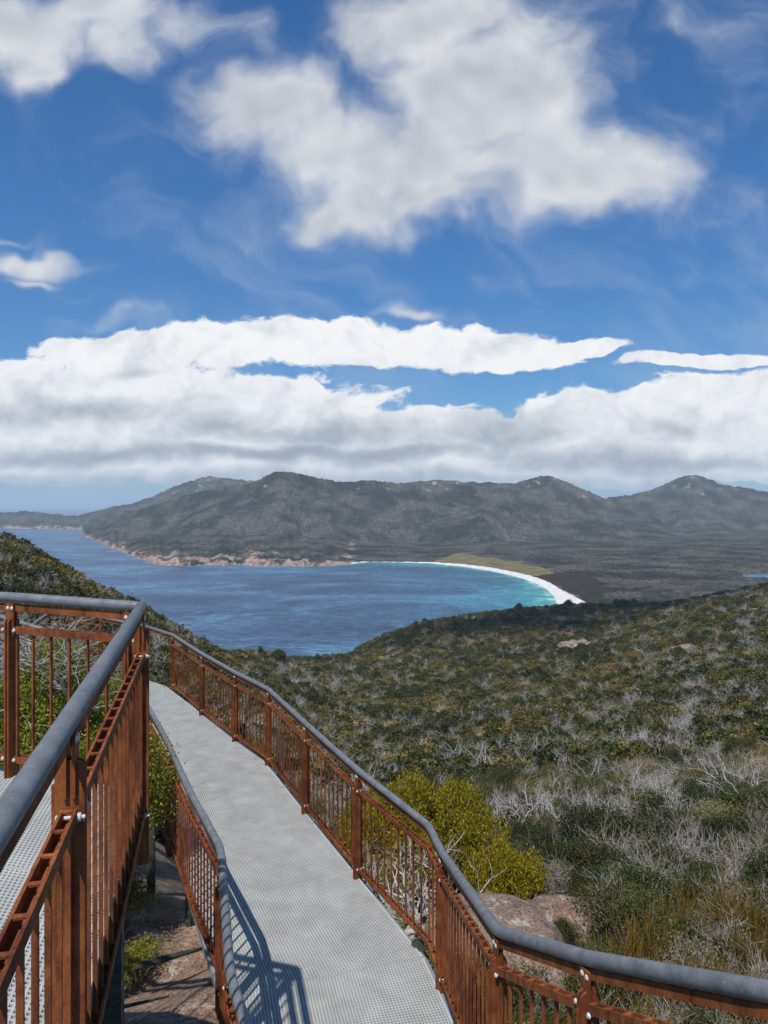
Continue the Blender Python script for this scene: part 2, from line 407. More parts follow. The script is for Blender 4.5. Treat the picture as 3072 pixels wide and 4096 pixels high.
# deck of the far switchback
# ------------------------------------------------------------------ near hillside
ND = np.array([1.5, 4, 6, 9, 13, 18, 25, 40, 70, 120, 200, 300, 400, 500, 650, 800, 950, 1100, 1300], float)
NC = {
 -1600: [-4.2, -4.2, -4.3, -4.5, -4.8, -5.2, -5.5, -6, -8, -8, 0, 16, 20, 10, -30, -80, -120, -150, -170],
 0:    [-4.4, -4.45, -4.55, -4.8, -5.4, -6.2, -7.4, -10, -15, -20.5, -21, -15.5, -28, -58, -118, -190, -215, -215, -215],
 560:  [-4.4, -4.5, -4.65, -5.0, -6.0, -7.8, -10.3, -15.5, -24, -33, -42, -49.5, -62, -95, -165, -207, -215, -215, -215],
 1000: [-4.4, -4.5, -4.65, -5.2, -7.2, -10, -13.6, -20, -31, -46, -65, -83, -96, -107, -134, -178, -207, -215, -215],
 1400: [-4.4, -4.5, -4.7, -5.8, -8.3, -11, -14.4, -20.5, -32, -50, -75, -101, -121, -137, -158, -181, -202, -215, -215],
 1600: [-4.4, -4.5, -4.75, -5.8, -8.0, -11, -14.4, -20.5, -32, -50, -75, -102, -123, -138, -156, -168, -176, -200, -212],
 1750: [-4.4, -4.5, -4.75, -5.7, -7.8, -10.6, -14, -20.2, -31.5, -49, -74, -101, -121, -136, -152, -161, -164, -186, -206],
 2300: [-4.4, -4.5, -4.8, -5.7, -7.3, -9.6, -12.6, -18.6, -30, -46.5, -70, -95, -111, -122, -134, -142, -149, -159, -192],
 3072: [-4.5, -4.6, -4.9, -5.7, -7.3, -9.2, -11.9, -17.5, -28, -42, -61, -76, -82.5, -84, -83, -92, -128, -166, -192],
 4600: [-4.5, -4.6, -5.0, -5.6, -6.8, -8.4, -10.6, -15, -23, -34, -46, -50, -46, -40, -34, -36, -60, -110, -150]}
_k = sorted(NC); _tab = np.array([NC[k] for k in _k])
# smooth (C1) interpolation table on a regular fine grid
_pxg = np.linspace(-1600, 4600, 311); _lg = np.linspace(math.log(1.5), math.log(1300), 260)
_t1 = np.array([np.interp(_lg, np.log(ND), row) for row in _tab])
_t2 = np.array([np.interp(_pxg, _k, _t1[:, j]) for j in range(len(_lg))]).T
for _ in range(14):
    p = np.pad(_t2, ((1, 1), (0, 0)), 'edge'); _t2 = (p[:-2]+2*p[1:-1]+p[2:])/4
for _ in range(3):
    p = np.pad(_t2, ((0, 0), (1, 1)), 'edge'); _t2 = (p[:, :-2]+2*p[:, 1:-1]+p[:, 2:])/4
def near_z(x, y):            # ground height (world) under a point in front of the camera
    y = np.maximum(np.asarray(y, float), 1.5); px = 1536+np.asarray(x, float)/y*F
    a = np.clip((px+1600)/(6200)*310, 0, 309.999); b = np.clip((np.log(y)-_lg[0])/(_lg[-1]-_lg[0])*259, 0, 258.999)
    i = a.astype(int); j = b.astype(int); fa = a-i; fb = b-j
    z = (_t2[i, j]*(1-fa)+_t2[i+1, j]*fa)*(1-fb)+(_t2[i, j+1]*(1-fa)+_t2[i+1, j+1]*fa)*fb
    amp = np.clip(y*.016, .05, 6)
    z = z+amp*(fbm(x/(y*.22+6)+40, np.log(y)*5, 3)-.5)*2
    z = z+np.clip(y*.02, .1, 1.5)*(fbm(x*.35, y*.35, 3)-.5)*np.clip((60-y)/30, 0, 1)
    return CAMZ+z
def grid_mesh(name, px, d, zf, keep=None):
    PX, D = np.meshgrid(px, d, indexing='ij'); X = (PX-1536)/F*D; Z = zf(PX, D, X)
    v = np.stack([X, D, Z], -1).reshape(-1, 3); n, m = PX.shape
    idx = np.arange(n*m).reshape(n, m)
    f = np.stack([idx[:-1, :-1], idx[1:, :-1], idx[1:, 1:], idx[:-1, 1:]], -1)
    return v, f, (PX, D, X, Z)
v, f, _ = grid_mesh('hillside', np.linspace(-1600, 4600, 700), np.exp(np.linspace(math.log(1.5), math.log(1300), 420)), lambda PX, D, X: near_z(X, D))
me = np_mesh('hillside', v, f.reshape(-1, 4))
m, nt, b = mat('hillside_soil')
geo = N(nt, 'ShaderNodeNewGeometry'); P = geo.outputs['Position']
n1 = noise_tex(nt, .35, 8, .7, vec=P); n2 = noise_tex(nt, 14, 5, .7, vec=P); n3 = noise_tex(nt, 1.1, 6, .65, vec=P)
c = ramp(nt, [(.35, (.075, .062, .045)), (.5, (.15, .125, .09)), (.62, (.24, .19, .145))], n3.outputs[0])
s = ramp(nt, [(.35, (.35, .32, .3)), (.5, (1, .95, .9)), (.68, (1.5, 1.4, 1.3))], n2.outputs[0])
cc = mixc(nt, c.outputs[0], s.outputs[0], .9, 'MULTIPLY')
nt.links.new(cc, b.inputs['Base Color']); b.inputs['Roughness'].default_value = .95; bump(nt, b, n2.outputs[0], .8, .03)
hs = link_mesh('hillside', me, m, None, True); tag(hs, kind='structure')

# ------------------------------------------------------------------ far land, split out of one height grid
def vy2d(vy): return CAMZ*F/(np.asarray(vy, float)*VS-HZ)
def interp(vx, pts): a = np.array(pts, float); return np.interp(vx, a[:, 0], a[:, 1])
SH = [(-500, 1141), (0, 1141.5), (100, 1143), (176, 1144), (183, 1160), (215, 1171), (240, 1186), (262, 1190), (290, 1203), (330, 1217), (360, 1221), (420, 1222), (450, 1219), (485, 1222), (520, 1218), (560, 1222),
      (620, 1223.5), (700, 1223), (755, 1219), (775, 1215.5), (800, 1214), (860, 1214.5), (930, 1217), (1000, 1224), (1060, 1233), (1110, 1244), (1150, 1257), (1180, 1272), (1196, 1288), (1203, 1310), (1215, 1330), (1300, 1335), (2500, 1335)]
SAND = [(755, 1214), (780, 1211.3), (860, 1211.5), (930, 1212.5), (1000, 1217), (1060, 1224), (1110, 1233), (1150, 1242), (1190, 1256), (1225, 1271), (1262, 1294), (1300, 1330)]
LAY = [
 dict(sil=[(-500, 1112), (-200, 1098), (0, 1110), (60, 1105), (120, 1111), (165, 1116), (200, 1106), (260, 1093), (300, 1085), (340, 1069), (380, 1049), (415, 1040), (440, 1031), (455, 1030), (500, 1035), (552, 1040), (600, 1062), (680, 1095), (760, 1130)],
      dr=[(-500, 6900), (200, 6900), (450, 7200), (800, 7000)], df=[(-500, 6250), (176, 6250), (185, 5000), (300, 4700), (800, 5200)], sp=.25),
 dict(sil=[(150, 1160), (183, 1152), (200, 1140), (250, 1116), (330, 1093), (400, 1071), (450, 1059), (520, 1050), (560, 1037), (590, 1020), (617, 1018), (650, 1026), (700, 1036), (740, 1043), (790, 1038), (850, 1044), (920, 1047), (1000, 1049), (1100, 1056), (1180, 1075), (1260, 1100), (1340, 1130), (1450, 1160), (1600, 1175)],
      dr=[(150, 4600), (330, 4500), (450, 4300), (617, 4100), (740, 4300), (900, 4400), (1100, 4500), (1600, 4300)], df=[(150, 4550), (183, 4450), (240, 3300), (330, 2420), (755, 2420), (900, 2900), (1100, 3000), (1600, 3200)], sp=.42),
 dict(sil=[(700, 1090), (850, 1048), (890, 1041), (940, 1037), (1000, 1041), (1060, 1043), (1110, 1045), (1140, 1036), (1165, 1029), (1188, 1028), (1205, 1034), (1230, 1044), (1260, 1056), (1310, 1078), (1380, 1108), (1480, 1140)],
      dr=[(700, 5600), (1188, 5300), (1480, 5200)], df=[(700, 4200), (1480, 3600)], sp=.3),
 dict(sil=[(1150, 1130), (1240, 1098), (1310, 1078), (1350, 1071), (1390, 1065), (1430, 1050), (1465, 1033), (1478, 1028), (1510, 1027), (1530, 1034), (1550, 1044), (1580, 1050), (1600, 1053), (1625, 1057), (1659, 1064), (1800, 1095), (2000, 1105), (2500, 1120)],
      dr=[(1150, 6600), (1490, 6400), (2500, 6000)], df=[(1150, 4600), (2500, 4000)], sp=.3)]
def far_z(PX, D, X):
    vx = PX/VS
    S = vy2d(interp(vx, SH))
    rocky = np.clip((757-vx)/45, 0, 1)
    S = S+rocky*(fbm(vx*.11, vx*0+3, 4)-.5)*90*(S/2400)
    inl = D-S
    cliff = 3+np.clip((735-vx)/90, 0, 1)*15*np.clip(fbm(vx*.05+4, vx*0+8, 5)*2.2-.75, 0, 1)
    base = rocky*cliff*(1-np.exp(-np.maximum(inl, 0)/14))+(1-rocky)*3.2*(1-np.exp(-np.maximum(inl, 0)/50))+rocky*np.clip(inl/500, 0, 1)*25
    base = base+np.clip(inl/900, 0, 1)*10*(fbm(X/300+9, D/300, 3))
    Z = np.where(inl > 0, base, -10*(1-np.exp(inl/60)))
    top = Z.copy()
    for k, L in enumerate(LAY):
        sil = interp(vx, L['sil'])+(fbm(vx/14+k*9, vx*0+.5, 4, .6)-.5)*6.0; dr = interp(vx, L['dr']); df = np.maximum(interp(vx, L['df']), S)
        Hr = CAMZ-(sil*VS-HZ)/F*dr; lo, hi = L['sil'][0][0], L['sil'][-1][0]
        Hr = Hr*np.clip((vx-lo)/40, 0, 1)*np.clip((hi-vx)/60, 0, 1) if k else Hr*np.clip((hi-vx)/60, 0, 1)
        t = (D-df)/np.maximum(dr-df, 50)
        tt = np.clip(t, 0, 1)
        rg = ridged(X/900+k*3+fbm(X/500, D/500, 2)*.8, D/1500+k*7, 5)
        prof = tt**1.15*(1-.2*np.sin(tt*math.pi))
        # broad front hills that stand before the ridge
        bul = (fbm(X/650+k*5, D/650+2, 3)-.45)*np.sin(np.clip(tt, 0, 1)*math.pi)*.55
        prof = prof+np.sin(tt*math.pi)*.46*(ridged(X/520+k*5.1, D/900+k, 5)-.62)
        hgt = Hr*(prof+bul)-Hr*L['sp']*(1-rg)*np.sin(tt*math.pi)**.8*2.3
        hgt = np.where(t > 1, Hr*np.clip(1-(t-1)*1.6, -.2, 1), hgt)
        top = np.maximum(top, np.where(t > 0, hgt, -50))
    lagoon = ((vx-1660)/66)**2+((PX*0+HZ/VS+CAMZ*F/D/VS-1246)/7.5)**2
    top = np.where((inl > 0) & (top < 60), np.where(lagoon < 1, -3, top), top)
    Z = np.where(inl > 0, np.maximum(top, np.where(lagoon < 1, -4, Z)), Z)
    return Z
pxs = np.arange(-620, 3720, 4.2); ds = np.exp(np.linspace(math.log(1240), math.log(4600), 560)); ds = np.concatenate([ds, np.exp(np.linspace(math.log(4600), math.log(9600), 170))[1:]])
v, f, (PX, D, X, Z) = grid_mesh('hills', pxs, ds, far_z)
VX = PX/VS; VYs = (HZ+(CAMZ-3)*F/D)/VS
shv = interp(VX, SH); sandv = interp(VX, SAND); sandv = shv+(sandv-shv)*.82
is_sand = (VX > 757) & (VX < 1300) & (VYs > sandv+(fbm(VX*.2, VX*0, 3)-.5)*1.5) & (Z < 12)
gu = [(925, 1213.5), (960, 1200), (1010, 1195), (1060, 1204), (1130, 1215), (1170, 1224), (1200, 1236)]
gl = [(925, 1214), (1000, 1219), (1060, 1227), (1110, 1235), (1150, 1241), (1200, 1238)]
VYg = (HZ+(CAMZ-8)*F/D)/VS+(fbm(X/60, D/90, 4)-.5)*9
is_marsh = (VX > 925) & (VX < 1205) & (VYg > interp(VX, gu)) & (VYg < interp(VX, gl)-2) & (Z < 30) & ~is_sand
mu = [(1110, 1235), (1200, 1238), (1300, 1262), (1330, 1275)]
VXh = VX+(fbm(X/70+5, D/110, 4)-.5)*150
is_heath = (VX > 1100) & (VXh < 1300) & (VYg > interp(VX, [(1100, 1240), (1180, 1232), (1250, 1240), (1320, 1262)])) & (VYg < interp(VX, [(1100, 1243), (1200, 1262), (1262, 1290), (1320, 1290)])) & (Z < 30) & ~is_sand
tree_amp = np.where(is_sand | is_marsh | is_heath | (Z < 1.5), 0, 1)
canopy = (.35*rng.random(Z.shape)+1.3*np.clip(fbm(X/11, D/11, 3)-.3, 0, 1)**1.2*1.5)*np.clip(D*.0019, 5, 13)*tree_amp*np.clip((Z-1.5)/6, 0, 1)
Z2 = Z+canopy; Z2 = np.where(is_marsh | is_heath, np.minimum(Z2, 7), Z2)
v[:, 2] = Z2.ravel()
cl_ = 3+np.clip((735-VX)/90, 0, 1)*15*np.clip(fbm(VX*.05+4, VX*0+8, 5)*2.2-.75, 0, 1)
rocky_attr = (np.clip((770-VX)/10, 0, 1)*np.clip((cl_*1.05+6-Z+22*(fbm(X/45, D/45, 4)-.5)*2)/8, 0, 1)).ravel()
fc = f.reshape(-1, 4)
def facemask(mk):
    q = mk.astype(int); s = q[:-1, :-1]+q[1:, :-1]+q[1:, 1:]+q[:-1, 1:]
    return (s >= 3).ravel()
fs = facemask(is_sand); fm = facemask(is_marsh) & ~fs; fh = facemask(is_heath) & ~fs & ~fm
def sub(name, mask, m, attr=None, smooth=True):
    ff = fc[mask]; used = np.unique(ff); mp = np.zeros(len(v), int); mp[used] = np.arange(len(used))
    me = np_mesh(name, v[used], mp[ff])
    if attr is not None:
        a = me.attributes.new('rock', 'FLOAT', 'POINT'); a.data.foreach_set('value', attr[used].astype(np.float32))
    return tag(link_mesh(name, me, m, None, smooth), kind='structure')
m, nt, b = mat('distant_forest')
geo = N(nt, 'ShaderNodeNewGeometry'); P = geo.outputs['Position']
na = noise_tex(nt, .085, 3, .75, vec=P); nb = noise_tex(nt, .006, 4, .6, vec=P); ncr = noise_tex(nt, .012, 9, .7, vec=P); nd = noise_tex(nt, .03, 2, .6, vec=P)
c = ramp(nt, [(.33, (.018, .021, .016)), (.46, (.040, .042, .032)), (.56, (.074, .072, .060)), (.67, (.145, .135, .12))], na.outputs[0])
c2 = ramp(nt, [(.40, (.42, .46, .44)), (.5, (.9, .88, .85)), (.60, (1.5, 1.38, 1.34))], nb.outputs[0])
cc = mixc(nt, c.outputs[0], c2.outputs[0], 1, 'MULTIPLY')
sep = N(nt, 'ShaderNodeSeparateXYZ'); nt.links.new(P, sep.inputs[0])
mr = N(nt, 'ShaderNodeMapRange'); mr.inputs[1].default_value = 60; mr.inputs[2].default_value = 420; mr.inputs[3].default_value = -.08; mr.inputs[4].default_value = .045
nt.links.new(sep.outputs[2], mr.inputs[0])
ad = N(nt, 'ShaderNodeMath', operation='ADD'); nt.links.new(ncr.outputs[0], ad.inputs[0]); nt.links.new(mr.outputs[0], ad.inputs[1])
rk = ramp(nt, [(.625, (0, 0, 0)), (.66, (.85,)*3)], ad.outputs[0])
cc = mixc(nt, cc, (.36, .32, .28), rk.outputs[0])
at = N(nt, 'ShaderNodeAttribute'); at.attribute_name = 'rock'
nr = noise_tex(nt, .06, 6, .7, vec=P); cr = ramp(nt, [(.35, (.10, .07, .055)), (.5, (.33, .23, .175)), (.65, (.50, .39, .31))], nr.outputs[0])
cc = mixc(nt, cc, cr.outputs[0], at.outputs['Fac'])
nt.links.new(cc, b.inputs['Base Color']); b.inputs['Roughness'].default_value = 1; b.inputs['Specular IOR Level'].default_value = .1
sub('hills', ~(fs | fm | fh), m, rocky_attr, True)
sub('beach', fs, m_simple('white_sand', (.62, .59, .54), (.80, .77, .72), .05, .95))
sub('marsh', fm, m_simple('marsh_grass', (.09, .078, .035), (.25, .19, .085), .02, 1, 0, 0, .1, 8))
sub('heath', fh, m_simple('dark_heath', (.016, .015, .010), (.05, .04, .026), .03, 1, 0, 0, .1, 6))

# ------------------------------------------------------------------ sea
spx = np.arange(-2600, 5700, 26.0); sd = np.exp(np.linspace(math.log(420), math.log(70000), 420))
v2, f2, (PX, D, X, _z) = grid_mesh('sea', spx, sd, lambda PX, D, X: PX*0)
bx = np.linspace(770, 1203, 90); bd = vy2d(interp(bx, SH)); bX = (bx*VS-1536)/F*bd
dist = np.full(D.shape, 1e9)
for x_, y_ in zip(bX, bd): dist = np.minimum(dist, np.hypot(X-x_, D-y_))
rx = np.linspace(183, 760, 120); rd = vy2d(interp(rx, SH)); rX = (rx*VS-1536)/F*rd
dr_ = np.full(D.shape, 1e9)
for x_, y_ in zip(rX, rd): dr_ = np.minimum(dr_, np.hypot(X-x_, D-y_))
shallow = np.clip(np.exp(-dist/115), 0, 1)
me = np_mesh('sea', v2, f2.reshape(-1, 4))
a = me.attributes.new('shallow', 'FLOAT', 'POINT'); a.data.foreach_set('value', shallow.ravel().astype(np.float32))
a = me.attributes.new('foam', 'FLOAT', 'POINT'); a.data.foreach_set('value', np.clip(1-np.minimum(dr_/16, dist/9), 0, 1).ravel().astype(np.float32))
m, nt, b = mat('sea_water')
geo = N(nt, 'ShaderNodeNewGeometry'); P = geo.outputs['Position']
at = N(nt, 'ShaderNodeAttribute'); at.attribute_name = 'shallow'
mp = N(nt, 'ShaderNodeMapping'); mp.inputs['Scale'].default_value = (.0028, .0045, 1); mp.inputs['Rotation'].default_value = (0, 0, R(24)); nt.links.new(P, mp.inputs[0])
nw = noise_tex(nt, 1, 7, .62, vec=mp.outputs[0], dist=1.2)
adj = N(nt, 'ShaderNodeMath', operation='MULTIPLY_ADD'); nt.links.new(nw.outputs[0], adj.inputs[0]); adj.inputs[1].default_value = .22; adj.inputs[2].default_value = -.11
ad2 = N(nt, 'ShaderNodeMath', operation='ADD'); nt.links.new(adj.outputs[0], ad2.inputs[0]); nt.links.new(at.outputs['Fac'], ad2.inputs[1])
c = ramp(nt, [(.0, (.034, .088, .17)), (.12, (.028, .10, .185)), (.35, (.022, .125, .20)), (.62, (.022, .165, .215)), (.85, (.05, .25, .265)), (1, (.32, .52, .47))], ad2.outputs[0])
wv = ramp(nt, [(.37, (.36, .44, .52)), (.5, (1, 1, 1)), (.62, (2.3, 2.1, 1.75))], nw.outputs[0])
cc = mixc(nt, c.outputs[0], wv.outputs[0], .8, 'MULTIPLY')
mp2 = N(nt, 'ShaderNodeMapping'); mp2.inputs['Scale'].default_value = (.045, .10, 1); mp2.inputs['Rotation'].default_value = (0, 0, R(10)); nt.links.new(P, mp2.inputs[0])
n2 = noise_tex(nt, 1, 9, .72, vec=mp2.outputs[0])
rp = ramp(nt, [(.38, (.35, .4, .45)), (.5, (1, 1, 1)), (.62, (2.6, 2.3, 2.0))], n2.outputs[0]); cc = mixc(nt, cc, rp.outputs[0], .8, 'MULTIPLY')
fo = N(nt, 'ShaderNodeAttribute'); fo.attribute_name = 'foam'
nf = noise_tex(nt, .05, 6, .7, vec=P); fm_ = N(nt, 'ShaderNodeMath', operation='MULTIPLY'); nt.links.new(fo.outputs['Fac'], fm_.inputs[0])
fr_ = ramp(nt, [(.45, (0, 0, 0)), (.6, (1, 1, 1))], nf.outputs[0]); nt.links.new(fr_.outputs[0], fm_.inputs[1])
cc = mixc(nt, cc, (.75, .78, .78), fm_.outputs[0])
nt.links.new(cc, b.inputs['Base Color']); b.inputs['Roughness'].default_value = .32; b.inputs['IOR'].default_value = 1.33
b.inputs['Specular IOR Level'].default_value = .35
bump(nt, b, n2.outputs[0], .9, 3.0)
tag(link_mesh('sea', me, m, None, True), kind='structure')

# ------------------------------------------------------------------ plants
def leaves(cent, size, rs, aspect=.5, up=.0):
    n = len(cent)
    a = rs.normal(size=(n, 3)); a[:, 2] += up; a /= np.linalg.norm(a, axis=1)[:, None]
    b = rs.normal(size=(n, 3)); b -= (a*b).sum(1)[:, None]*a; b /= np.linalg.norm(b, axis=1)[:, None]
    s = (size*(.6+.8*rs.random(n)))[:, None]
    a = a*s*.5; b = b*s*.5*aspect
    v = np.stack([cent-a, cent+b*1-a*.1, cent+a, cent-b-a*.1], 1).reshape(-1, 3)
    return v, np.arange(4*n).reshape(n, 4)
def segs_mesh(segs, sides=4):    # list of (p0, p1, r0, r1)
    p0 = np.array([s[0] for s in segs], float); p1 = np.array([s[1] for s in segs], float)
    r0 = np.array([s[2] for s in segs])[:, None]; r1 = np.array([s[3] for s in segs])[:, None]
    t = p1-p0; t /= (np.linalg.norm(t, axis=1)[:, None]+1e-9)
    ref = np.where(np.abs(t[:, 2:3]) < .9, np.array([[0, 0, 1.]]), np.array([[1., 0, 0]]))
    u = np.cross(t, ref); u /= np.linalg.norm(u, axis=1)[:, None]; w = np.cross(u, t)
    vs = []
    for P, r in ((p0, r0), (p1, r1)):
        for k in range(sides):
            an = 2*math.pi*k/sides; vs.append(P+r*(u*math.cos(an)+w*math.sin(an)))
    V_ = np.stack(vs, 1); n = len(segs); idx = (np.arange(n)*2*sides)[:, None]
    fs_ = [np.concatenate([idx+k, idx+(k+1) % sides, idx+sides+(k+1) % sides, idx+sides+k], 1) for k in range(sides)]
    return V_.reshape(-1, 3), np.concatenate(fs_)
def branch(rs, p, d, L, r, lev, out, tips, spread=.6, kids=(2, 3), upb=.15, taper=.62, wig=.22, nseg=3):
    p = np.array(p, float); d = np.array(d, float)
    for k in range(nseg):
        d = d+rs.normal(size=3)*wig; d[2] += upb*.4; d /= np.linalg.norm(d)
        q = p+d*L/nseg; r2 = r*(taper**(1/nseg)); out.append((p, q, r, r2)); p = q; r = r2
        if lev > 0 and k < nseg-1 and rs.random() < .45:
            dd = d+rs.normal(size=3)*spread; dd[2] += upb; dd /= np.linalg.norm(dd)
            branch(rs, p, dd, L*.6, r*.6, lev-1, out, tips, spread, kids, upb, taper, wig, nseg)
    if lev == 0: tips.append(p); return
    for _ in range(rs.integers(kids[0], kids[1]+1)):
        dd = d+rs.normal(size=3)*spread; dd[2] += upb; dd /= np.linalg.norm(dd)
        branch(rs, p, dd, L*(.62+.3*rs.random()), r*.72, lev-1, out, tips, spread, kids, upb, taper, wig, nseg)
def dead_mesh(seed, h=1.0, lev=4, stems=1, r=.035, spread=.55, m='dead', sides=4, upb=.2, trunk=0):
    rs = np.random.default_rng(seed); out = []; tips = []
    if trunk: out += [(np.array([.1, 0, -trunk]), np.array([.04, .03, -trunk*.5]), r*1.6, r*1.5), (np.array([.04, .03, -trunk*.5]), np.array([0, 0, .02]), r*1.5, r*1.3)]
    for _ in range(stems):
        d = np.array([rs.normal()*.35, rs.normal()*.35, 1.]); d /= np.linalg.norm(d)
        branch(rs, (rs.normal()*.03, rs.normal()*.03, -.06), d, h*.34, r, lev, out, tips, spread, upb=upb)
    v, f = segs_mesh(out, sides); zm = v[:, 2].max(); v = v*(h/zm)
    me = np_mesh('dead_branches', v, f); me.materials.append(M[m]); return me
def shrub_parts(seed, rx, rz, ntips, per, lsize, leafm, clump=.16, base=.12, lev=3, up=.4, stems=4, flat=.0, aspect=.45, stemr=.03, nlobe=7):
    """crown of leaf clumps over a branching skeleton; returns (foliage mesh, stem mesh)"""
    rs = np.random.default_rng(seed)
    # lobes make an uneven outline
    nl = nlobe; la = rs.random(nl)*6.283; lr = rs.random(nl)**.5*(.62 if nl < 10 else .78); lobes = np.stack([np.cos(la)*lr*rx, np.sin(la)*lr*rx, rz*(.45+.4*rs.random(nl)*(1-lr))], 1); ls = rx*(.34+.2*rs.random(nl)) if nl < 10 else rx*(.20+.14*rs.random(nl))
    k = rs.integers(0, nl, ntips); d = rs.normal(size=(ntips, 3)); d[:, 2] = np.abs(d[:, 2])*.9-.15; d /= np.linalg.norm(d, axis=1)[:, None]
    rad = (.55+.45*rs.random(ntips)**.5)[:, None]
    c = lobes[k]+d*ls[k][:, None]*rad*np.array([1, 1, .75*rz/rx+.1]); c[:, 2] = np.maximum(c[:, 2], base*rz)
    cl = np.repeat(c, per, 0)+rs.normal(size=(ntips*per, 3))*clump*np.array([1, 1, .7])
    v, f = leaves(cl, np.full(len(cl), lsize), rs, aspect, up)
    fol = np_mesh('foliage', v, f); fol.materials.append(M[leafm])
    out = []
    st = rs.choice(ntips, min(ntips, 90 if lev > 2 else 26), replace=False)
    roots = [np.array([rs.normal()*.08*rx, rs.normal()*.08*rx, -.1]) for _ in range(stems)]
    for i in st:
        a = roots[rs.integers(0, stems)]; e = c[i]; mid = a*.5+e*.5+rs.normal(size=3)*.08*rx; mid[2] = a[2]*.6+e[2]*.4
        q1 = a*.75+mid*.3+rs.normal(size=3)*.03*rx
        out += [(a, q1, stemr, stemr*.8), (q1, mid, stemr*.8, stemr*.5), (mid, e, stemr*.5, stemr*.2)]
    v, f = segs_mesh(out, 5); stem = np_mesh('stem', v, f); stem.materials.append(M['bark'])
    return fol, stem
def put(me, name, parent=None, loc=None, sc_=None, rz=None):
    o = bpy.data.objects.new(name, me); col.objects.link(o)
    if parent is not None: o.parent = parent
    if loc is not None: o.location = loc
    if sc_ is not None: o.scale = (sc_,)*3 if not hasattr(sc_, '__len__') else sc_
    if rz is not None: o.rotation_euler = (0, 0, rz)
    return o
def plant(name, fol, stem, loc, s, rz, label, cat, group=None):
    r = empty(name, loc, label, cat, group); r.scale = (s,)*3 if not hasattr(s, '__len__') else s; r.rotation_euler = (0, 0, rz)
    put(fol, 'foliage', r); put(stem, 'stem', r); return r

# single plants by the walkway
fol, stem = shrub_parts(21, 1.2, 3.0, 5200, 40, .030, 'leaf_green', clump=.07, base=.10, stems=5, nlobe=26)
plant('green_shrub', fol, stem, V(-3.5, 7.2, -4.8), (1.12, .8, 1.2), .3, 'dense yellow green shrub filling the gap behind the closest railing on the left', 'shrub')
fol2, stem2 = shrub_parts(22, .9, 2.2, 2200, 36, .030, 'leaf_green', clump=.06, base=.05, nlobe=18)
plant('green_shrub', fol2, stem2, V(-4.2, 9.75, -4.8), (1.0, .8, 1.38), 1.3, 'smaller green shrub leaning over the far end of the inner handrail', 'shrub')
plant('green_shrub', fol2, stem2, V(-4.9, 8.4, -4.8), (1.3, 1.0, 1.5), 2.2, 'yellow green shrub at the left edge behind the upper platform', 'shrub')
fol3, stem3 = shrub_parts(23, .5, .55, 260, 22, .03, 'leaf_green', clump=.05, base=.03)
plant('low_shrub', fol3, stem3, V(-2.5, 7.0, -4.75), .7, 0, 'small leafy bush just below the corner post of the upper platform', 'shrub')
plant('low_shrub', fol3, stem3, V(-3.1, 7.9, -4.7), 1.1, 2, 'dark leafy bush in the gap beside the timber support post', 'shrub')
# bare white branches on the left
for k, (p, s, rz, lab) in enumerate([(V(-3.25, 7.35, -2.25), (1.9, 1.6, 1.42), .4, 'bleached bare branches spreading above the green shrub behind the left railing'),
                                     (V(-3.95, 7.7, -2.3), (1.9, 1.6, 1.45), 2.0, 'pale leafless bush at the left edge behind the upper railing')]):
    me = dead_mesh(60+k, 1, 4, 6, .017, .8, upb=.08, trunk=1.45)
    o = put(me, 'bare_bush', None, p, s, rz); tag(o, lab, 'bush')
# yellow bush beyond the outer rail
fy, sy = shrub_parts(31, 2.05, 2.1, 2600, 26, .045, 'leaf_yellow', clump=.055, base=.36, up=.8, stems=6, stemr=.05, nlobe=30)
plant('yellow_shrub', fy, sy, Vector((.5, 13.4, float(near_z(.5, 13.4))-.05)), (1.05, .75, 1.62), .5, 'big bright yellow shrub on grey stems beyond the outer railing', 'shrub')
fy2, sy2 = shrub_parts(32, 1.1, .9, 1000, 24, .043, 'leaf_yellow', clump=.055, base=.12, up=.8, stems=5, nlobe=16)
plant('yellow_shrub', fy2, sy2, Vector((2.0, 12.3, float(near_z(2.0, 12.3)))), (.85, .8, 1.6), 1.5, 'lower yellow shrub growing beside the pink granite boulder', 'shrub')
plant('yellow_shrub', fy2, sy2, Vector((-.35, 11.0, float(near_z(-.35, 11.0)))), (.8, .8, 1.0), 3.5, 'yellow shrub seen through the balusters in the middle of the outer railing', 'shrub')
fy3, sy3 = shrub_parts(33, .55, .7, 420, 22, .034, 'leaf_green', clump=.05, base=.05)
for (x, y, s, lab) in ((.75, 6.9, .75, 'low green shrub at the foot of the outer railing beside the boulder'), (.2, 8.0, .8, 'low green shrub against the outer edge of the walkway'),
                       (.95, 5.5, .8, 'dark green shrub below the outer railing near the bottom of the picture'), (-3.4, 14.3, 1.1, 'green shrub beyond the far end of the outer railing'), (-2.2, 13.0, .9, 'small green shrub beside the far bend of the walkway')):
    plant('green_shrub', fy3, sy3, Vector((x, y, float(near_z(x, y)))), s, x*3, lab, 'shrub')
# gnarled trunks beyond the rail
for k, (x, y, s, lab) in enumerate(((.35, 9.6, 1.9, 'gnarled grey trunk and roots behind the balusters of the outer railing'), (-.6, 10.6, 1.7, 'twisted bare stems behind the middle of the outer railing'), (.75, 11.6, 1.8, 'bare grey stems under the big yellow shrub'))):
    me = dead_mesh(80+k, 1, 4, 4, .05, .7, 'dead', 6, .08)
    tag(put(me, 'bare_bush', None, (x, y, float(near_z(x, y))), s, k), lab, 'bush')

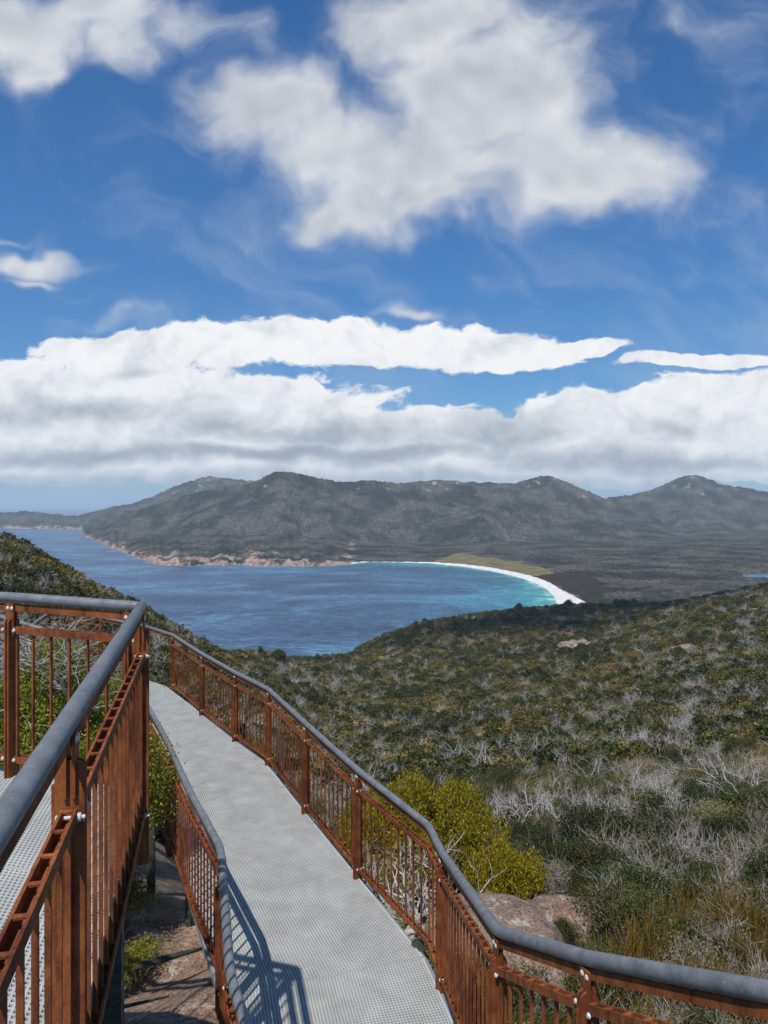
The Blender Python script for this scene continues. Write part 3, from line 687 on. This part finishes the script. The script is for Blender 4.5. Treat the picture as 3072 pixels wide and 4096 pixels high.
# rocks
def boulder(seed, r, sq=(1, 1, 1), rough=.16, m='granite', n=5, cuts=5):
    import bmesh
    bm = bmesh.new(); bmesh.ops.create_icosphere(bm, subdivisions=n, radius=1)
    rs = np.random.default_rng(seed); V_ = np.array([q.co[:] for q in bm.verts])
    for _ in range(cuts):
        d = rs.normal(size=3); d /= np.linalg.norm(d); h = .62+.25*rs.random(); s = V_@d
        V_ = V_-np.where(s > h, (s-h)*.97, 0)[:, None]*d
    o = rs.random(3)*50
    nz = fbm(V_[:, 0]*1.5+o[0], V_[:, 1]*1.5+V_[:, 2]*1.1+o[1], 5)-.5; nz2 = fbm(V_[:, 0]*7+o[1], V_[:, 2]*7+V_[:, 1]*4+o[2], 4)-.5
    V_ = V_*(1+rough*2*nz+rough*.8*nz2)[:, None]*np.array(sq)*r
    for q, c_ in zip(bm.verts, V_): q.co = c_
    me = bpy.data.meshes.new('boulder'); bm.to_mesh(me); bm.free(); me.materials.append(M[m]); me.polygons.foreach_set('use_smooth', [True]*len(me.polygons)); return me
def rock(seed, p, r, sq, m, lab, rz=0, name='boulder', **k):
    o = put(boulder(seed, r, sq, m=m, **k), name, None, p, None, rz); return tag(o, lab, 'boulder')
rock(1, V(1.22, 8.75, -5.9), 1.22, (.9, 1.15, .86), 'granite', 'largest pink granite boulder behind the outer railing, under the yellow shrubs', .2, cuts=12, rough=.15)
rock(2, V(2.6, 10.9, -6.75), .9, (1.25, .9, .75), 'granite_grey', 'greyish granite boulder right of the large pink boulder')
rock(3, V(2.0, 7.3, -5.75), .75, (1.2, .9, .6), 'granite_grey', 'rough grey rock seen through the railing at the bottom, in front of the pink boulder', .7)
rock(4, V(1.1, 6.9, -5.7), .95, (.9, 1.1, .8), 'granite', 'pink granite rock right beside the walkway edge behind the near balusters', 1.2)
rock(5, V(3.6, 11.8, -7.1), .9, (1.2, .9, .7), 'granite_grey', 'half hidden pale boulder among dry twigs right of the grey boulder', .4)
rock(6, V(-1.75, 5.7, -4.95), 1.25, (1.1, 1.35, .62), 'granite', 'flat speckled rock slab in the gap between the two railings', .3, 'rock_slab', rough=.08)
rock(7, V(-2.2, 7.6, -5.35), 1.2, (1.1, 1.3, .6), 'granite', 'sunlit rock behind the timber post between the railings', 1.3, 'rock_slab', rough=.1)
rock(8, V(-.4, 2.6, -5.0), 1.0, (1.2, 1.2, .6), 'granite', 'speckled rock at the very bottom between the railings', 2.3, 'rock_slab', rough=.08)
# fallen sticks
for k, (a, mid, e, r, lab) in enumerate([((-2.3, 6.55, -4.26), (-2.0, 6.6, -4.2), (-1.7, 6.75, -4.2), .028, 'dark fallen branch lying across the gap between the railings'),
                                          ((-2.35, 5.75, -4.2), (-2.15, 5.85, -4.13), (-1.8, 5.95, -4.11), .016, 'thin fallen twig on the rock slab at the bottom')]):
    mb = MB(); mb.tube([V(*a), V(*[(p+q)/2+.01*(-1)**i for i, (p, q) in enumerate(zip(a, mid))]), V(*mid), V(*e)], [r, r*1.1, r, r*.5], 7)
    o = mb.build('fallen_branch', M['timber'], None, True); tag(o, lab, 'branch')

# reedy tufts, bottom right
def tuft_mesh(seed, h, n, rad):
    rs = np.random.default_rng(seed); out = []
    for _ in range(n):
        a = rs.random()*6.283; rr = rs.random()**.5*rad; p = np.array([math.cos(a)*rr*.5, math.sin(a)*rr*.5, -.05]); d = np.array([math.cos(a)*rr*1.3+rs.normal()*.1, math.sin(a)*rr*1.3+rs.normal()*.1, 1.]); d /= np.linalg.norm(d)
        L = h*(.45+.55*rs.random()); q = p+d*L*.5; d2 = d+rs.normal(size=3)*.12; d2[2] += .1; d2 /= np.linalg.norm(d2); e = q+d2*L*.5
        w = .006; out += [(p, q, w*.7, w), (q, e, w, w*.5)]
        for _ in range(3):
            t = .3+.7*rs.random(); s = p*(1-t)+e*t; dd = d2+rs.normal(size=3)*.3; dd /= np.linalg.norm(dd); out.append((s, s+dd*L*.22, w*.8, w*.3))
    v, f = segs_mesh(out, 3); me = np_mesh('reed_tuft', v, f); me.materials.append(M['reed']); return me
tufts = [tuft_mesh(90+k, 1, 190, .26) for k in range(3)]
tp = [(2450, 3960, 7.4, .9, 'upright'), (2580, 3930, 7.8, 1.0, 'rusty tipped'), (2700, 3900, 8.6, .95, 'green'), (2820, 4020, 7.0, .8, 'orange'), (2990, 3720, 8.6, 1.25, 'tall brown'),
      (2920, 3960, 6.6, .85, 'leaning'), (2400, 4090, 6.6, .8, 'low'), (3060, 4040, 6.4, .8, 'half cropped'), (2780, 3780, 9.8, .9, 'slender'), (2620, 4110, 6.2, .7, 'short'), (3040, 3860, 7.6, 1.0, 'dense')]
places = ['nearest the bend of the outer handrail', 'just above the near handrail, right of its bend', 'in the middle of the dry twigs above the near handrail', 'close above the near handrail toward the right', 'at the right edge, standing highest', 'above the near handrail close to the right edge', 'below the near handrail left of the others', 'at the right edge just above the handrail', 'behind the other tufts, among grey twigs', 'under the near handrail at the bottom', 'at the right edge under the tallest tuft']
for k, ((px, py, d, s, w), pl) in enumerate(zip(tp, places)):
    x = (px-1536)/F*d; z = float(near_z(x, d))
    o = put(tufts[k % 3], 'reed_tuft', None, (x, d, z-.02), s*.92, k*1.1); tag(o, f'{w} reedy tuft {pl}', 'reed tuft', 'reedy tufts above the near handrail')

# ---- scrub prototypes (unit height)
def proto(name, parts):
    me = bpy.data.meshes.new(name); vs = []; fs_ = []; mi = []; off = 0; mats = []
    for p in parts:
        n = len(p.vertices); a = np.empty(n*3, np.float32); p.vertices.foreach_get('co', a); vs.append(a.reshape(-1, 3))
        l = np.empty(len(p.loops), np.int32); p.loops.foreach_get('vertex_index', l); l = l.reshape(-1, 4)+off; fs_.append(l); mi += [len(mats)]*len(l); mats.append(p.materials[0]); off += n
    q = np_mesh(name, np.concatenate(vs), np.concatenate(fs_))
    for mm in mats: q.materials.append(mm)
    q.polygons.foreach_set('material_index', np.array(mi, np.int32)); return q
def unit(me, h=1.0): return me
scr = []      # coarse: seen from far
for k in range(4): fo_, st_ = shrub_parts(200+k, .62, .9, 150, 6, .12, 'leaf_olive', clump=.07, base=.1, lev=2, stemr=.018, aspect=.7); scr.append(proto('olive_scrub', [fo_, st_]))
for k in range(3): fo_, st_ = shrub_parts(220+k, .55, 1.0, 140, 6, .12, 'leaf_dark', clump=.07, base=.2, lev=2, stemr=.02, aspect=.7); scr.append(proto('dark_scrub', [fo_, st_]))
for k in range(2): fo_, st_ = shrub_parts(240+k, .6, .8, 120, 6, .10, 'leaf_grey', clump=.07, base=.1, lev=2, stemr=.02, aspect=.6); scr.append(proto('grey_scrub', [fo_, st_]))
for k in range(3): scr.append(dead_mesh(260+k, 1.0, 3, 4, .022, .6, 'twig', 3, .15))
fine = []
for k in range(3): fine.append(shrub_parts(300+k, .62, .85, 620, 14, .032, 'leaf_olive', clump=.045, base=.08, stemr=.014))
for k in range(2): fine.append(shrub_parts(320+k, .55, .95, 560, 14, .032, 'leaf_dark', clump=.045, base=.15, stemr=.016))
for k in range(2): fine.append(shrub_parts(340+k, .6, .8, 420, 12, .030, 'leaf_grey', clump=.045, base=.08, stemr=.016))
twigs = [dead_mesh(360+k, 1.0, 3, 6, .024, .6, 'twig', 3, .18) for k in range(4)]
deads = [dead_mesh(380+k, 1.0, 4, 1+(k % 3), .042, .62, 'dead', 4, .12) for k in range(6)]

# scatter on a jittered polar grid
P_ = []
d = 5.4
def size_at(d): return float(np.interp(d, [5, 9, 20, 60, 150, 350, 1000], [.55, .85, 1.6, 3.0, 4.6, 6.2, 8.0]))
def rail_side(x, y):   # True when the spot is on the outer side of the lower walkway
    ln = [(-5.28, 15.4), (-3.25, 12.7), (-1.69, 10.4), (-.27, 7.3), (.47, 5.7), (.6, 3.7), (.84, 2.9)]
    if y > 15.4: return x > -5.2-(y-15.4)*1.3 or y > 21
    xs = np.interp(y, [q[1] for q in ln[::-1]], [q[0] for q in ln[::-1]])
    return x > xs+.75
while d < 1180:
    s = size_at(d); w0 = -.75*d; w1 = .72*d; step = s*(.60 if d > 18 else .50)
    nx = int((w1-w0)/step)
    xs = w0+(np.arange(nx)+rng.random(nx))*step; ys = d+(rng.random(nx)-.5)*step
    P_.append(np.stack([xs, ys, np.full(nx, s)], 1)); d += step*.95
P_ = np.concatenate(P_); zz = near_z(P_[:, 0], P_[:, 1]); ok = zz > 3.0; P_ = P_[ok]; zz = zz[ok]
ok = np.array([True if y > 21 else rail_side(x, y) for x, y in P_[:, :2]])
P_ = P_[ok]; zz = zz[ok]
ok = ~((np.abs(P_[:, 0]-1.25) < 1.25) & (P_[:, 1] > 7.2) & (P_[:, 1] < 10.0)); P_ = P_[ok]; zz = zz[ok]
px_ = 1536+P_[:, 0]/P_[:, 1]*F
# rock clearings
clear = [(2330, 2600, 620, 24), (2740, 2680, 470, 16), (3050, 2490, 560, 20), (2220, 2640, 560, 10), (2900, 2560, 560, 10)]
outc = []
for (cpx, cpy, cd, cr) in clear:
    cx = (cpx-1536)/F*cd; outc.append((cx, cd, cr)); k = np.hypot(P_[:, 0]-cx, (P_[:, 1]-cd)) > cr*.5; P_ = P_[k]; zz = zz[k]
P_ = P_; gp = fbm(P_[:, 0]/(P_[:, 1]*.05+4)+77, np.log(P_[:, 1])*16, 3); keep = (rng.random(len(P_)) > np.clip((gp-.55)*3, .06, .6)); P_ = P_[keep]; zz = zz[keep]
patch = fbm(P_[:, 0]/(P_[:, 1]*.10+8), np.log(P_[:, 1])*9, 3)      # patches of kind
patch2 = fbm(P_[:, 0]/(P_[:, 1]*.06+5)+31, np.log(P_[:, 1])*14+7, 3)
u = rng.random(len(P_))
kind = np.where(u < .32, rng.integers(0, 4, len(P_)), np.where(u < .50, rng.integers(4, 7, len(P_)), np.where(u < .66, rng.integers(7, 9, len(P_)), rng.integers(9, 12, len(P_)))))
kind = np.where((patch > .56) & (rng.random(len(P_)) < .5), rng.integers(4, 7, len(P_)), kind)
kind = np.where((patch2 > .58) & (rng.random(len(P_)) < .45), rng.integers(9, 12, len(P_)), kind)
kind = np.where((P_[:, 1] < 17) & (rng.random(len(P_)) < .16), rng.integers(9, 12, len(P_)), kind)
order = np.argsort(P_[:, 1]); P_ = P_[order]; zz = zz[order]; kind = kind[order]
NEAR = 290
scl = P_[:, 2]*(.55+.85*rng.random(len(P_))); rot = rng.random(len(P_))*6.283
pos = np.stack([P_[:, 0], P_[:, 1], zz-.08*scl], 1)
twn = [dead_mesh(350+k, 1.0, 3, 5, .030, .62, 'twig', 4, .14) for k in range(4)]
for i in range(min(NEAR, len(P_))):
    k = kind[i]; p = pos[i]; s = scl[i]*.95
    if px_.size and abs(p[0]-1.3) < 1.7 and 7.0 < p[1] < 13.2: s *= .45
    if abs(p[0]/p[1]) > .85: continue
    if k < 4: a = fine[k % 3]; plant('olive_shrub', a[0], a[1], p, s, rot[i], 'olive green heath shrub on the slope below the walkway', 'shrub', 'olive shrubs on the near slope')
    elif k < 7: a = fine[3+k % 2]; plant('dark_shrub', a[0], a[1], p, s, rot[i], 'dark green shrub on the slope below the walkway', 'shrub', 'dark shrubs on the near slope')
    elif k < 9: a = fine[5+k % 2]; plant('grey_shrub', a[0], a[1], p, s, rot[i], 'grey leaved shrub on the slope below the walkway', 'shrub', 'grey shrubs on the near slope')
    else: tag(put(twn[i % 4], 'dry_bush', None, p, s*1.1, rot[i]), 'leafless grey twiggy bush on the slope below the walkway', 'bush', 'dry twiggy bushes on the near slope')
def stuff(name, pts, scl_, rot_, idx, protos, label):
    me = bpy.data.meshes.new(name); me.vertices.add(len(pts)); me.vertices.foreach_set('co', pts.astype(np.float32).ravel())
    for nm, tp_, arr in (('scl', 'FLOAT', scl_), ('rotz', 'FLOAT', rot_)):
        a = me.attributes.new(nm, tp_, 'POINT'); a.data.foreach_set('value', arr.astype(np.float32))
    a = me.attributes.new('idx', 'INT', 'POINT'); a.data.foreach_set('value', idx.astype(np.int32))
    o = bpy.data.objects.new(name, me); col.objects.link(o); tag(o, label, None, None, 'stuff')
    ng = bpy.data.node_groups.new(name, 'GeometryNodeTree')
    ng.interface.new_socket('Geometry', in_out='INPUT', socket_type='NodeSocketGeometry'); ng.interface.new_socket('Geometry', in_out='OUTPUT', socket_type='NodeSocketGeometry')
    gi = ng.nodes.new('NodeGroupInput'); go = ng.nodes.new('NodeGroupOutput'); jn = ng.nodes.new('GeometryNodeJoinGeometry')
    def attr(nm, t):
        n = ng.nodes.new('GeometryNodeInputNamedAttribute'); n.data_type = t; n.inputs[0].default_value = nm; return n.outputs[0]
    sA, rA, iA = attr('scl', 'FLOAT'), attr('rotz', 'FLOAT'), attr('idx', 'INT')
    cx = ng.nodes.new('ShaderNodeCombineXYZ'); ng.links.new(rA, cx.inputs[2])
    for k, pm in enumerate(protos):
        po = bpy.data.objects.new(name+'_plant', pm)
        oi = ng.nodes.new('GeometryNodeObjectInfo'); oi.inputs[0].default_value = po; oi.inputs['As Instance'].default_value = True
        cp = ng.nodes.new('FunctionNodeCompare'); cp.data_type = 'INT'; cp.operation = 'EQUAL'
        ng.links.new(iA, [q for q in cp.inputs if q.type == 'INT'][0]); [q for q in cp.inputs if q.type == 'INT'][1].default_value = k
        ip = ng.nodes.new('GeometryNodeInstanceOnPoints')
        ng.links.new(gi.outputs[0], ip.inputs['Points']); ng.links.new(cp.outputs[0], ip.inputs['Selection']); ng.links.new(oi.outputs['Geometry'], ip.inputs['Instance'])
        ng.links.new(cx.outputs[0], ip.inputs['Rotation']); ng.links.new(sA, ip.inputs['Scale']); ng.links.new(ip.outputs[0], jn.inputs[0])
    ng.links.new(jn.outputs[0], go.inputs[0])
    md = o.modifiers.new('scatter', 'NODES'); md.node_group = ng
    return o
sl = slice(NEAR, None)
fp = [proto('olive_scrub', list(a)) for a in fine]+twigs
kf = np.where(kind < 4, kind % 3, np.where(kind < 7, 3+kind % 2, np.where(kind < 9, 5+kind % 2, 7+kind % 4)))
kind = np.where(P_[:, 1] < 110, len(scr)+kf, kind)
sn = (rng.random(len(P_)) < .10) & (P_[:, 1] > 24)
kind = np.where(sn, len(scr)+len(fp)+rng.integers(0, 6, len(P_)), kind); scl = np.where(sn, scl*1.25, scl)
stuff('scrub', pos[sl], scl[sl], rot[sl], kind[sl], scr+fp+deads, 'dense olive and grey scrub covering the hillside down to the bay')
print('SCRUB', len(P_))
# individual dead trees: pale, scattered over the slope
for i in range(280):
    for _ in range(20):
        px = random.uniform(560, 3150); t = random.random(); dd = math.exp(random.uniform(math.log(24), math.log(620)))
        x = (px-1536)/F*dd
        if fbm(np.array([x/(dd*.15+5)]), np.array([math.log(dd)*6]), 2)[0] > .42: break
    z = float(near_z(x, dd))
    if z < 5: continue
    h = float(np.interp(dd, [20, 60, 200, 600], [2.2, 4.4, 8.0, 11.0]))*random.uniform(.75, 1.25)
    tag(put(deads[i % 6], 'dead_tree', None, (x, dd, z), (h*1.1, h*1.1, h), random.random()*6.28), 'bleached leafless tree standing out of the scrub on the hillside', 'dead tree', 'dead pale trees scattered over the hillside')
# emergent trees on the skyline above the bay
ft, st = shrub_parts(400, .34, 1.0, 130, 16, .05, 'leaf_dark', clump=.045, base=.5, stems=1, stemr=.022, nlobe=11)
for px, py, dd, h, lab in ((1046, 2590, 560, 15, 'tall thin tree standing alone against the bay'), (1290, 2600, 740, 14, 'broad dark tree on the skyline left of the pair'), (1370, 2610, 790, 15, 'spreading tree nearest the small rocky point'), (1240, 2600, 700, 12, 'bushy tree leftmost in the skyline row'),
                           (2410, 2440, 1020, 13, 'tree on the ridge in front of the end of the beach'), (1880, 2500, 960, 12, 'tree on the ridge above the blue bay'), (1700, 2510, 960, 12, 'tree at the top of the ridge near the rocky point')):
    x = (px-1536)/F*dd; z = float(near_z(x, dd)); r = empty('gum_tree', (x, dd, z), lab, 'tree'); r.scale = (h, h, h)
    put(ft, 'crown', r); put(st, 'trunk', r)
for i in range(64):
    if i < 40: px, dd = random.uniform(1560, 2560), random.uniform(850, 1090)
    elif i < 52: px, dd = random.uniform(620, 1400), random.uniform(480, 800)
    else: px, dd = random.uniform(-100, 600), random.uniform(250, 380)
    x = (px-1536)/F*dd; z = float(near_z(x, dd)); h = random.uniform(12, 20) if i < 52 else random.uniform(5, 8)
    if z < 4: continue
    r = empty('gum_tree', (x, dd, z-.3), 'dark gum tree rising above the scrub along the ridge line', 'tree', 'gum trees along the ridge'); r.scale = (h*1.25, h*1.25, h); r.rotation_euler = (0, 0, i)
    put(ft, 'crown', r); put(st, 'trunk', r)
# rock outcrops on the slope
labs = ['bare pink rock outcrop in the scrub, left of the two biggest', 'bare rock outcrop in the scrub, right of the middle of the slope', 'brown rock face at the right edge of the hillside', 'small rock outcrop low in the scrub left of the big outcrop', 'small pale rock high on the right slope']
for k, (cx, cd, cr) in enumerate(outc):
    rock(500+k, (cx, cd, float(near_z(cx, cd))-cr*.12), cr, (1, .8, .42), 'outcrop', labs[k], k, 'rock_outcrop', rough=.42, cuts=16)
cx, cd = (1590-1536)/F*1005, 1000
rock(510, (cx, cd, 3), 15, (1.5, .8, .6), 'outcrop', 'pale rocky point jutting into the bay below the scrub', .2, 'rock_outcrop', rough=.25, cuts=7)

# ------------------------------------------------------------------ camera, sun, sky
cam = bpy.data.cameras.new('camera'); co = bpy.data.objects.new('camera', cam); col.objects.link(co); sc.camera = co
co.location = (0, 0, CAMZ); co.rotation_euler = (R(90), 0, 0)
cam.sensor_fit = 'VERTICAL'; cam.sensor_height = 36; cam.lens = F/4096*36; cam.shift_y = -(2048-HZ)/4096
cam.clip_start = .05; cam.clip_end = 200000
SE = R(60); az = math.atan2(.93, .37)     # light travels towards (.37,.93)
ld = Vector((math.cos(SE)*.37, math.cos(SE)*.93, -math.sin(SE))).normalized()
sun = bpy.data.lights.new('sun', 'SUN'); so = bpy.data.objects.new('sun', sun); col.objects.link(so)
sun.energy = 4.2; sun.angle = R(.53); sun.color = (1, .955, .89); so.rotation_euler = ld.to_track_quat('-Z', 'Y').to_euler(); so.location = (0, 0, 400)
w = bpy.data.worlds.new('World'); sc.world = w; w.use_nodes = True; nt = w.node_tree
bg = nt.nodes['Background']
sky = N(nt, 'ShaderNodeTexSky'); sky.sky_type = 'NISHITA'; sky.sun_disc = False; sky.sun_elevation = SE
sky.sun_rotation = math.atan2(-ld.x, -ld.y); sky.altitude = 200; sky.dust_density = .3; sky.ozone_density = 1.6; sky.air_density = 1.0
def Mth(op, a, b=None, c=None, clamp=False):
    n = N(nt, 'ShaderNodeMath', operation=op); n.use_clamp = clamp
    for i, v_ in enumerate((a, b, c)):
        if v_ is None: continue
        if isinstance(v_, (int, float)): n.inputs[i].default_value = v_
        else: nt.links.new(v_, n.inputs[i])
    return n.outputs[0]
tc = N(nt, 'ShaderNodeTexCoord'); sp = N(nt, 'ShaderNodeSeparateXYZ'); nt.links.new(tc.outputs['Generated'], sp.inputs[0])
yy = Mth('MAXIMUM', sp.outputs[1], .08)
UX = Mth('DIVIDE', sp.outputs[0], yy); UY = Mth('DIVIDE', sp.outputs[2], yy)     # tangent plane due south
# cloud masses: centre, half sizes in degrees-like tangent units, weight
def E(vx, vy, rx, ry, wt=1.0, rot=0): return ((vx-829.5)/1534.3, (1092-vy)/1534.3, rx/1534.3, ry/1534.3, wt, R(rot))
UP = [E(270, 60, 120, 110, .8), E(40, 50, 200, 150), E(200, 10, 240, 70, .9), E(85, 160, 95, 90), E(430, 20, 130, 75, .55),
      E(960, 40, 290, 150), E(1060, 170, 270, 190), E(1130, 260, 250, 160), E(600, 240, 190, 120), E(560, 270, 160, 90), E(760, 330, 260, 130), E(930, 350, 330, 140), E(1240, 350, 260, 140), E(1350, 360, 120, 85, .85), E(770, 440, 150, 90), E(930, 440, 200, 75),
      E(1590, 400, 150, 100, .42), E(1540, 40, 260, 70, .42), E(540, 40, 60, 160, .4), E(50, 572, 190, 26, .8), E(70, 604, 110, 15, .6), E(0, 530, 80, 14, .5), E(855, 645, 90, 20, .8), E(240, 715, 150, 30, .5)]
LOW = [E(200, 765, 180, 45), E(450, 745, 320, 62), E(720, 735, 380, 62), E(1010, 755, 320, 58), E(1250, 745, 150, 26, .8), E(20, 840, 230, 80), E(280, 850, 300, 110), E(560, 890, 400, 100), E(880, 935, 310, 72), E(1080, 955, 220, 66), E(300, 940, 700, 75),
       E(1500, 780, 260, 26, .9), E(1330, 905, 320, 75), E(1620, 860, 260, 70), E(1450, 950, 420, 100), E(600, 1010, 1500, 60, .8), E(1300, 1010, 900, 60, .9), E(60, 960, 300, 60), E(-500, 930, 700, 110), E(2100, 930, 700, 110), E(-700, 860, 400, 60), E(2300, 850, 400, 50)]
def nz2(X, Y, scale, detail, rough, stretch, color=False, off=0.0):
    cb = N(nt, 'ShaderNodeCombineXYZ'); nt.links.new(X, cb.inputs[0]); nt.links.new(Mth('MULTIPLY', Y, stretch), cb.inputs[1]); cb.inputs[2].default_value = off
    n = N(nt, 'ShaderNodeTexNoise'); n.inputs['Scale'].default_value = scale; n.inputs['Detail'].default_value = detail; n.inputs['Roughness'].default_value = rough
    nt.links.new(cb.outputs[0], n.inputs['Vector']); return n.outputs[1] if color else n.outputs[0]
def blobs(X0, Y0, ells, k=.22):
    acc = None
    for (ex, ey, rx, ry, wt, rt) in ells:
        a = Mth('MULTIPLY_ADD', X0, 1/rx, -ex/rx); b_ = Mth('MULTIPLY_ADD', Y0, 1/ry, -ey/ry)
        e = Mth('MULTIPLY', Mth('EXPONENT', Mth('MULTIPLY', Mth('MULTIPLY_ADD', a, a, Mth('MULTIPLY', b_, b_)), -1.1)), wt)
        acc = e if acc is None else Mth('SMOOTH_MAX', acc, e, k)
    return acc
def smooth(x, lo, hi):
    n = N(nt, 'ShaderNodeMapRange'); n.interpolation_type = 'SMOOTHSTEP'; n.inputs[1].default_value = lo; n.inputs[2].default_value = hi; nt.links.new(x, n.inputs[0]); return n.outputs[0]
def warp(X, Y, scale, amt, off, st=1.0):
    c = nz2(X, Y, scale, 3, .5, st, True, off); sp_ = N(nt, 'ShaderNodeSeparateColor'); nt.links.new(c, sp_.inputs[0])
    return Mth('ADD', X, Mth('MULTIPLY_ADD', sp_.outputs[0], amt, -amt/2)), Mth('ADD', Y, Mth('MULTIPLY_ADD', sp_.outputs[1], amt/st, -amt/2/st))
# upper, soft cumulus
WX, WY = warp(UX, UY, 6.5, .17, 3.0)
BU = blobs(WX, WY, UP)
def Nf(X, Y, sc_, det, off=0.0, st=1.1): return nz2(X, Y, sc_, det, .6, st, False, off)
nU = nz2(WX, WY, 9, 9, .56, 1.1)
D0 = Mth('MULTIPLY_ADD', nU, 1.05, Mth('ADD', BU, -.52))
aU = Mth('POWER', smooth(D0, .14, .92), 1.25)
rA = Nf(UX, UY, 4.5, 3, 9.0); rB = Nf(Mth('ADD', UX, -.012), Mth('ADD', UY, .034), 4.5, 3, 9.0)
rel = Mth('SUBTRACT', rA, rB)
LU = Mth('ADD', Mth('MULTIPLY_ADD', rel, 1.9, .80), Mth('MULTIPLY', smooth(BU, .72, 1.25), -.36))
# low bank
VX_, VY_ = warp(UX, UY, 9, .085, 7.0, 1.5)
BL = blobs(VX_, VY_, LOW, .12)
nL = Nf(VX_, VY_, 17, 9, 2.0, 1.9)
L0_ = Mth('MULTIPLY_ADD', nL, .80, Mth('ADD', BL, -.4))
aL = smooth(L0_, .44, .56)
qA = nz2(VX_, VY_, 6.5, 7, .56, 1.2, False, 5.0); qB = nz2(Mth('ADD', VX_, -.006), Mth('ADD', VY_, .021), 6.5, 7, .56, 1.2, False, 5.0)
relL = Mth('SUBTRACT', qA, qB)
GREY = [E(120, 890, 210, 38), E(720, 935, 380, 38, .7), E(480, 915, 110, 34, .7), E(300, 800, 60, 14, .5), E(1070, 935, 120, 48, .9), E(500, 985, 800, 22, 1.1), E(1400, 1000, 400, 30, 1.0), E(1440, 930, 120, 28, .45), E(700, 1040, 1400, 24, .75)]
gm = blobs(VX_, VY_, GREY, .1)
LL = Mth('ADD', Mth('MULTIPLY_ADD', relL, 1.9, .93), Mth('MULTIPLY', Mth('ADD', gm, Mth('MULTIPLY_ADD', qA, .5, -.25)), -.60))
shU = ramp(nt, [(0, (.36, .40, .48)), (.4, (.50, .53, .59)), (.75, (.67, .69, .73)), (1, (.80, .81, .83))], LU)
shL = ramp(nt, [(0, (.29, .33, .40)), (.4, (.45, .49, .55)), (.7, (.74, .76, .80)), (.88, (.93, .94, .96)), (1, (1.0, 1.0, 1.0))], LL)
# sky colour
skc = N(nt, 'ShaderNodeVectorMath', operation='SCALE'); nt.links.new(sky.outputs[0], skc.inputs[0]); skc.inputs['Scale'].default_value = .100
skt = mixc(nt, skc.outputs[0], mixc(nt, (.44, .74, .98), (.34, .80, 1.22), smooth(sp.outputs[2], .02, .40)), 1.0, 'MULTIPLY')
veil = Mth('MULTIPLY', smooth(nz2(WX, Mth('MULTIPLY_ADD', WX, .35, WY), 3.2, 7, .6, 2.6, False, 21.0), .46, .74), .26)
skt = mixc(nt, skt, (.50, .56, .68), veil)
c1 = mixc(nt, skt, shU.outputs[0], Mth('MULTIPLY', aU, .97))
c2 = mixc(nt, c1, shL.outputs[0], Mth('MULTIPLY', aL, .98))
nt.links.new(c2, bg.inputs[0]); bg.inputs[1].default_value = 1.0
w.cycles.sampling_method = 'MANUAL'; w.cycles.sample_map_resolution = 512

# cloud overhead, outside the frame, whose shade falls on the middle ridge
cb_ = MB(); rsc = np.random.default_rng(5)
import bmesh
bm = bmesh.new()
for (cx, cy, rr) in ((-60, 300, 100), (60, 330, 130), (190, 330, 120), (310, 380, 110), (-170, 330, 70), (420, 420, 80), (120, 410, 100), (520, 500, 70), (0, 420, 80))+tuple((float(rsc.uniform(-260, 620)), float(rsc.uniform(230, 560)), float(rsc.uniform(14, 36))) for _ in range(46)):
    q = bmesh.ops.create_icosphere(bm, subdivisions=4, radius=1)['verts']; vv = np.array([t.co[:] for t in q]); o_ = rsc.random(3)*40
    k_ = 1+.55*(fbm(vv[:, 0]*2+o_[0], vv[:, 1]*2+vv[:, 2]+o_[1], 5)-.5)*2
    for t, p_, kk in zip(q, vv, k_): t.co = (cx+p_[0]*rr*kk, cy+p_[1]*rr*kk, 1150+p_[2]*rr*.45*kk)
me = bpy.data.meshes.new('clouds'); bm.to_mesh(me); bm.free()
cm_, cnt, cb2 = mat('cloud_white'); cb2.inputs['Base Color'].default_value = (.9, .9, .92, 1); cb2.inputs['Roughness'].default_value = 1
tr_ = cnt.nodes.new('ShaderNodeBsdfTransparent'); mx_ = cnt.nodes.new('ShaderNodeMixShader'); mx_.inputs[0].default_value = .72
cnt.links.new(cb2.outputs[0], mx_.inputs[1]); cnt.links.new(tr_.outputs[0], mx_.inputs[2]); cnt.links.new(mx_.outputs[0], cnt.nodes['Material Output'].inputs[0])
tag(link_mesh('clouds', me, cm_, None, True), kind='structure')
# haze
hz = MB(); hz.hexa([(-75000, -3000, -30), (75000, -3000, -30), (75000, 75000, -30), (-75000, 75000, -30), (-75000, -3000, 760), (75000, -3000, 760), (75000, 75000, 760), (-75000, 75000, 760)])
m = bpy.data.materials.new('haze_air'); m.use_nodes = True; nt2 = m.node_tree; nt2.nodes.remove(nt2.nodes['Principled BSDF'])
pv = nt2.nodes.new('ShaderNodeVolumePrincipled'); pv.inputs['Color'].default_value = (.76, .90, 1, 1); pv.inputs['Density'].default_value = 5.0e-5; pv.inputs['Anisotropy'].default_value = 0
nt2.links.new(pv.outputs[0], nt2.nodes['Material Output'].inputs['Volume'])
tag(hz.build('haze', m), kind='stuff')

sc.view_settings.view_transform = 'Standard'; sc.view_settings.look = 'None'; sc.view_settings.exposure = 0; sc.view_settings.gamma = 1
sc.cycles.use_denoising = True; sc.cycles.max_bounces = 6; sc.cycles.diffuse_bounces = 3; sc.cycles.glossy_bounces = 2; sc.cycles.transmission_bounces = 2; sc.cycles.volume_bounces = 1; sc.cycles.transparent_max_bounces = 6
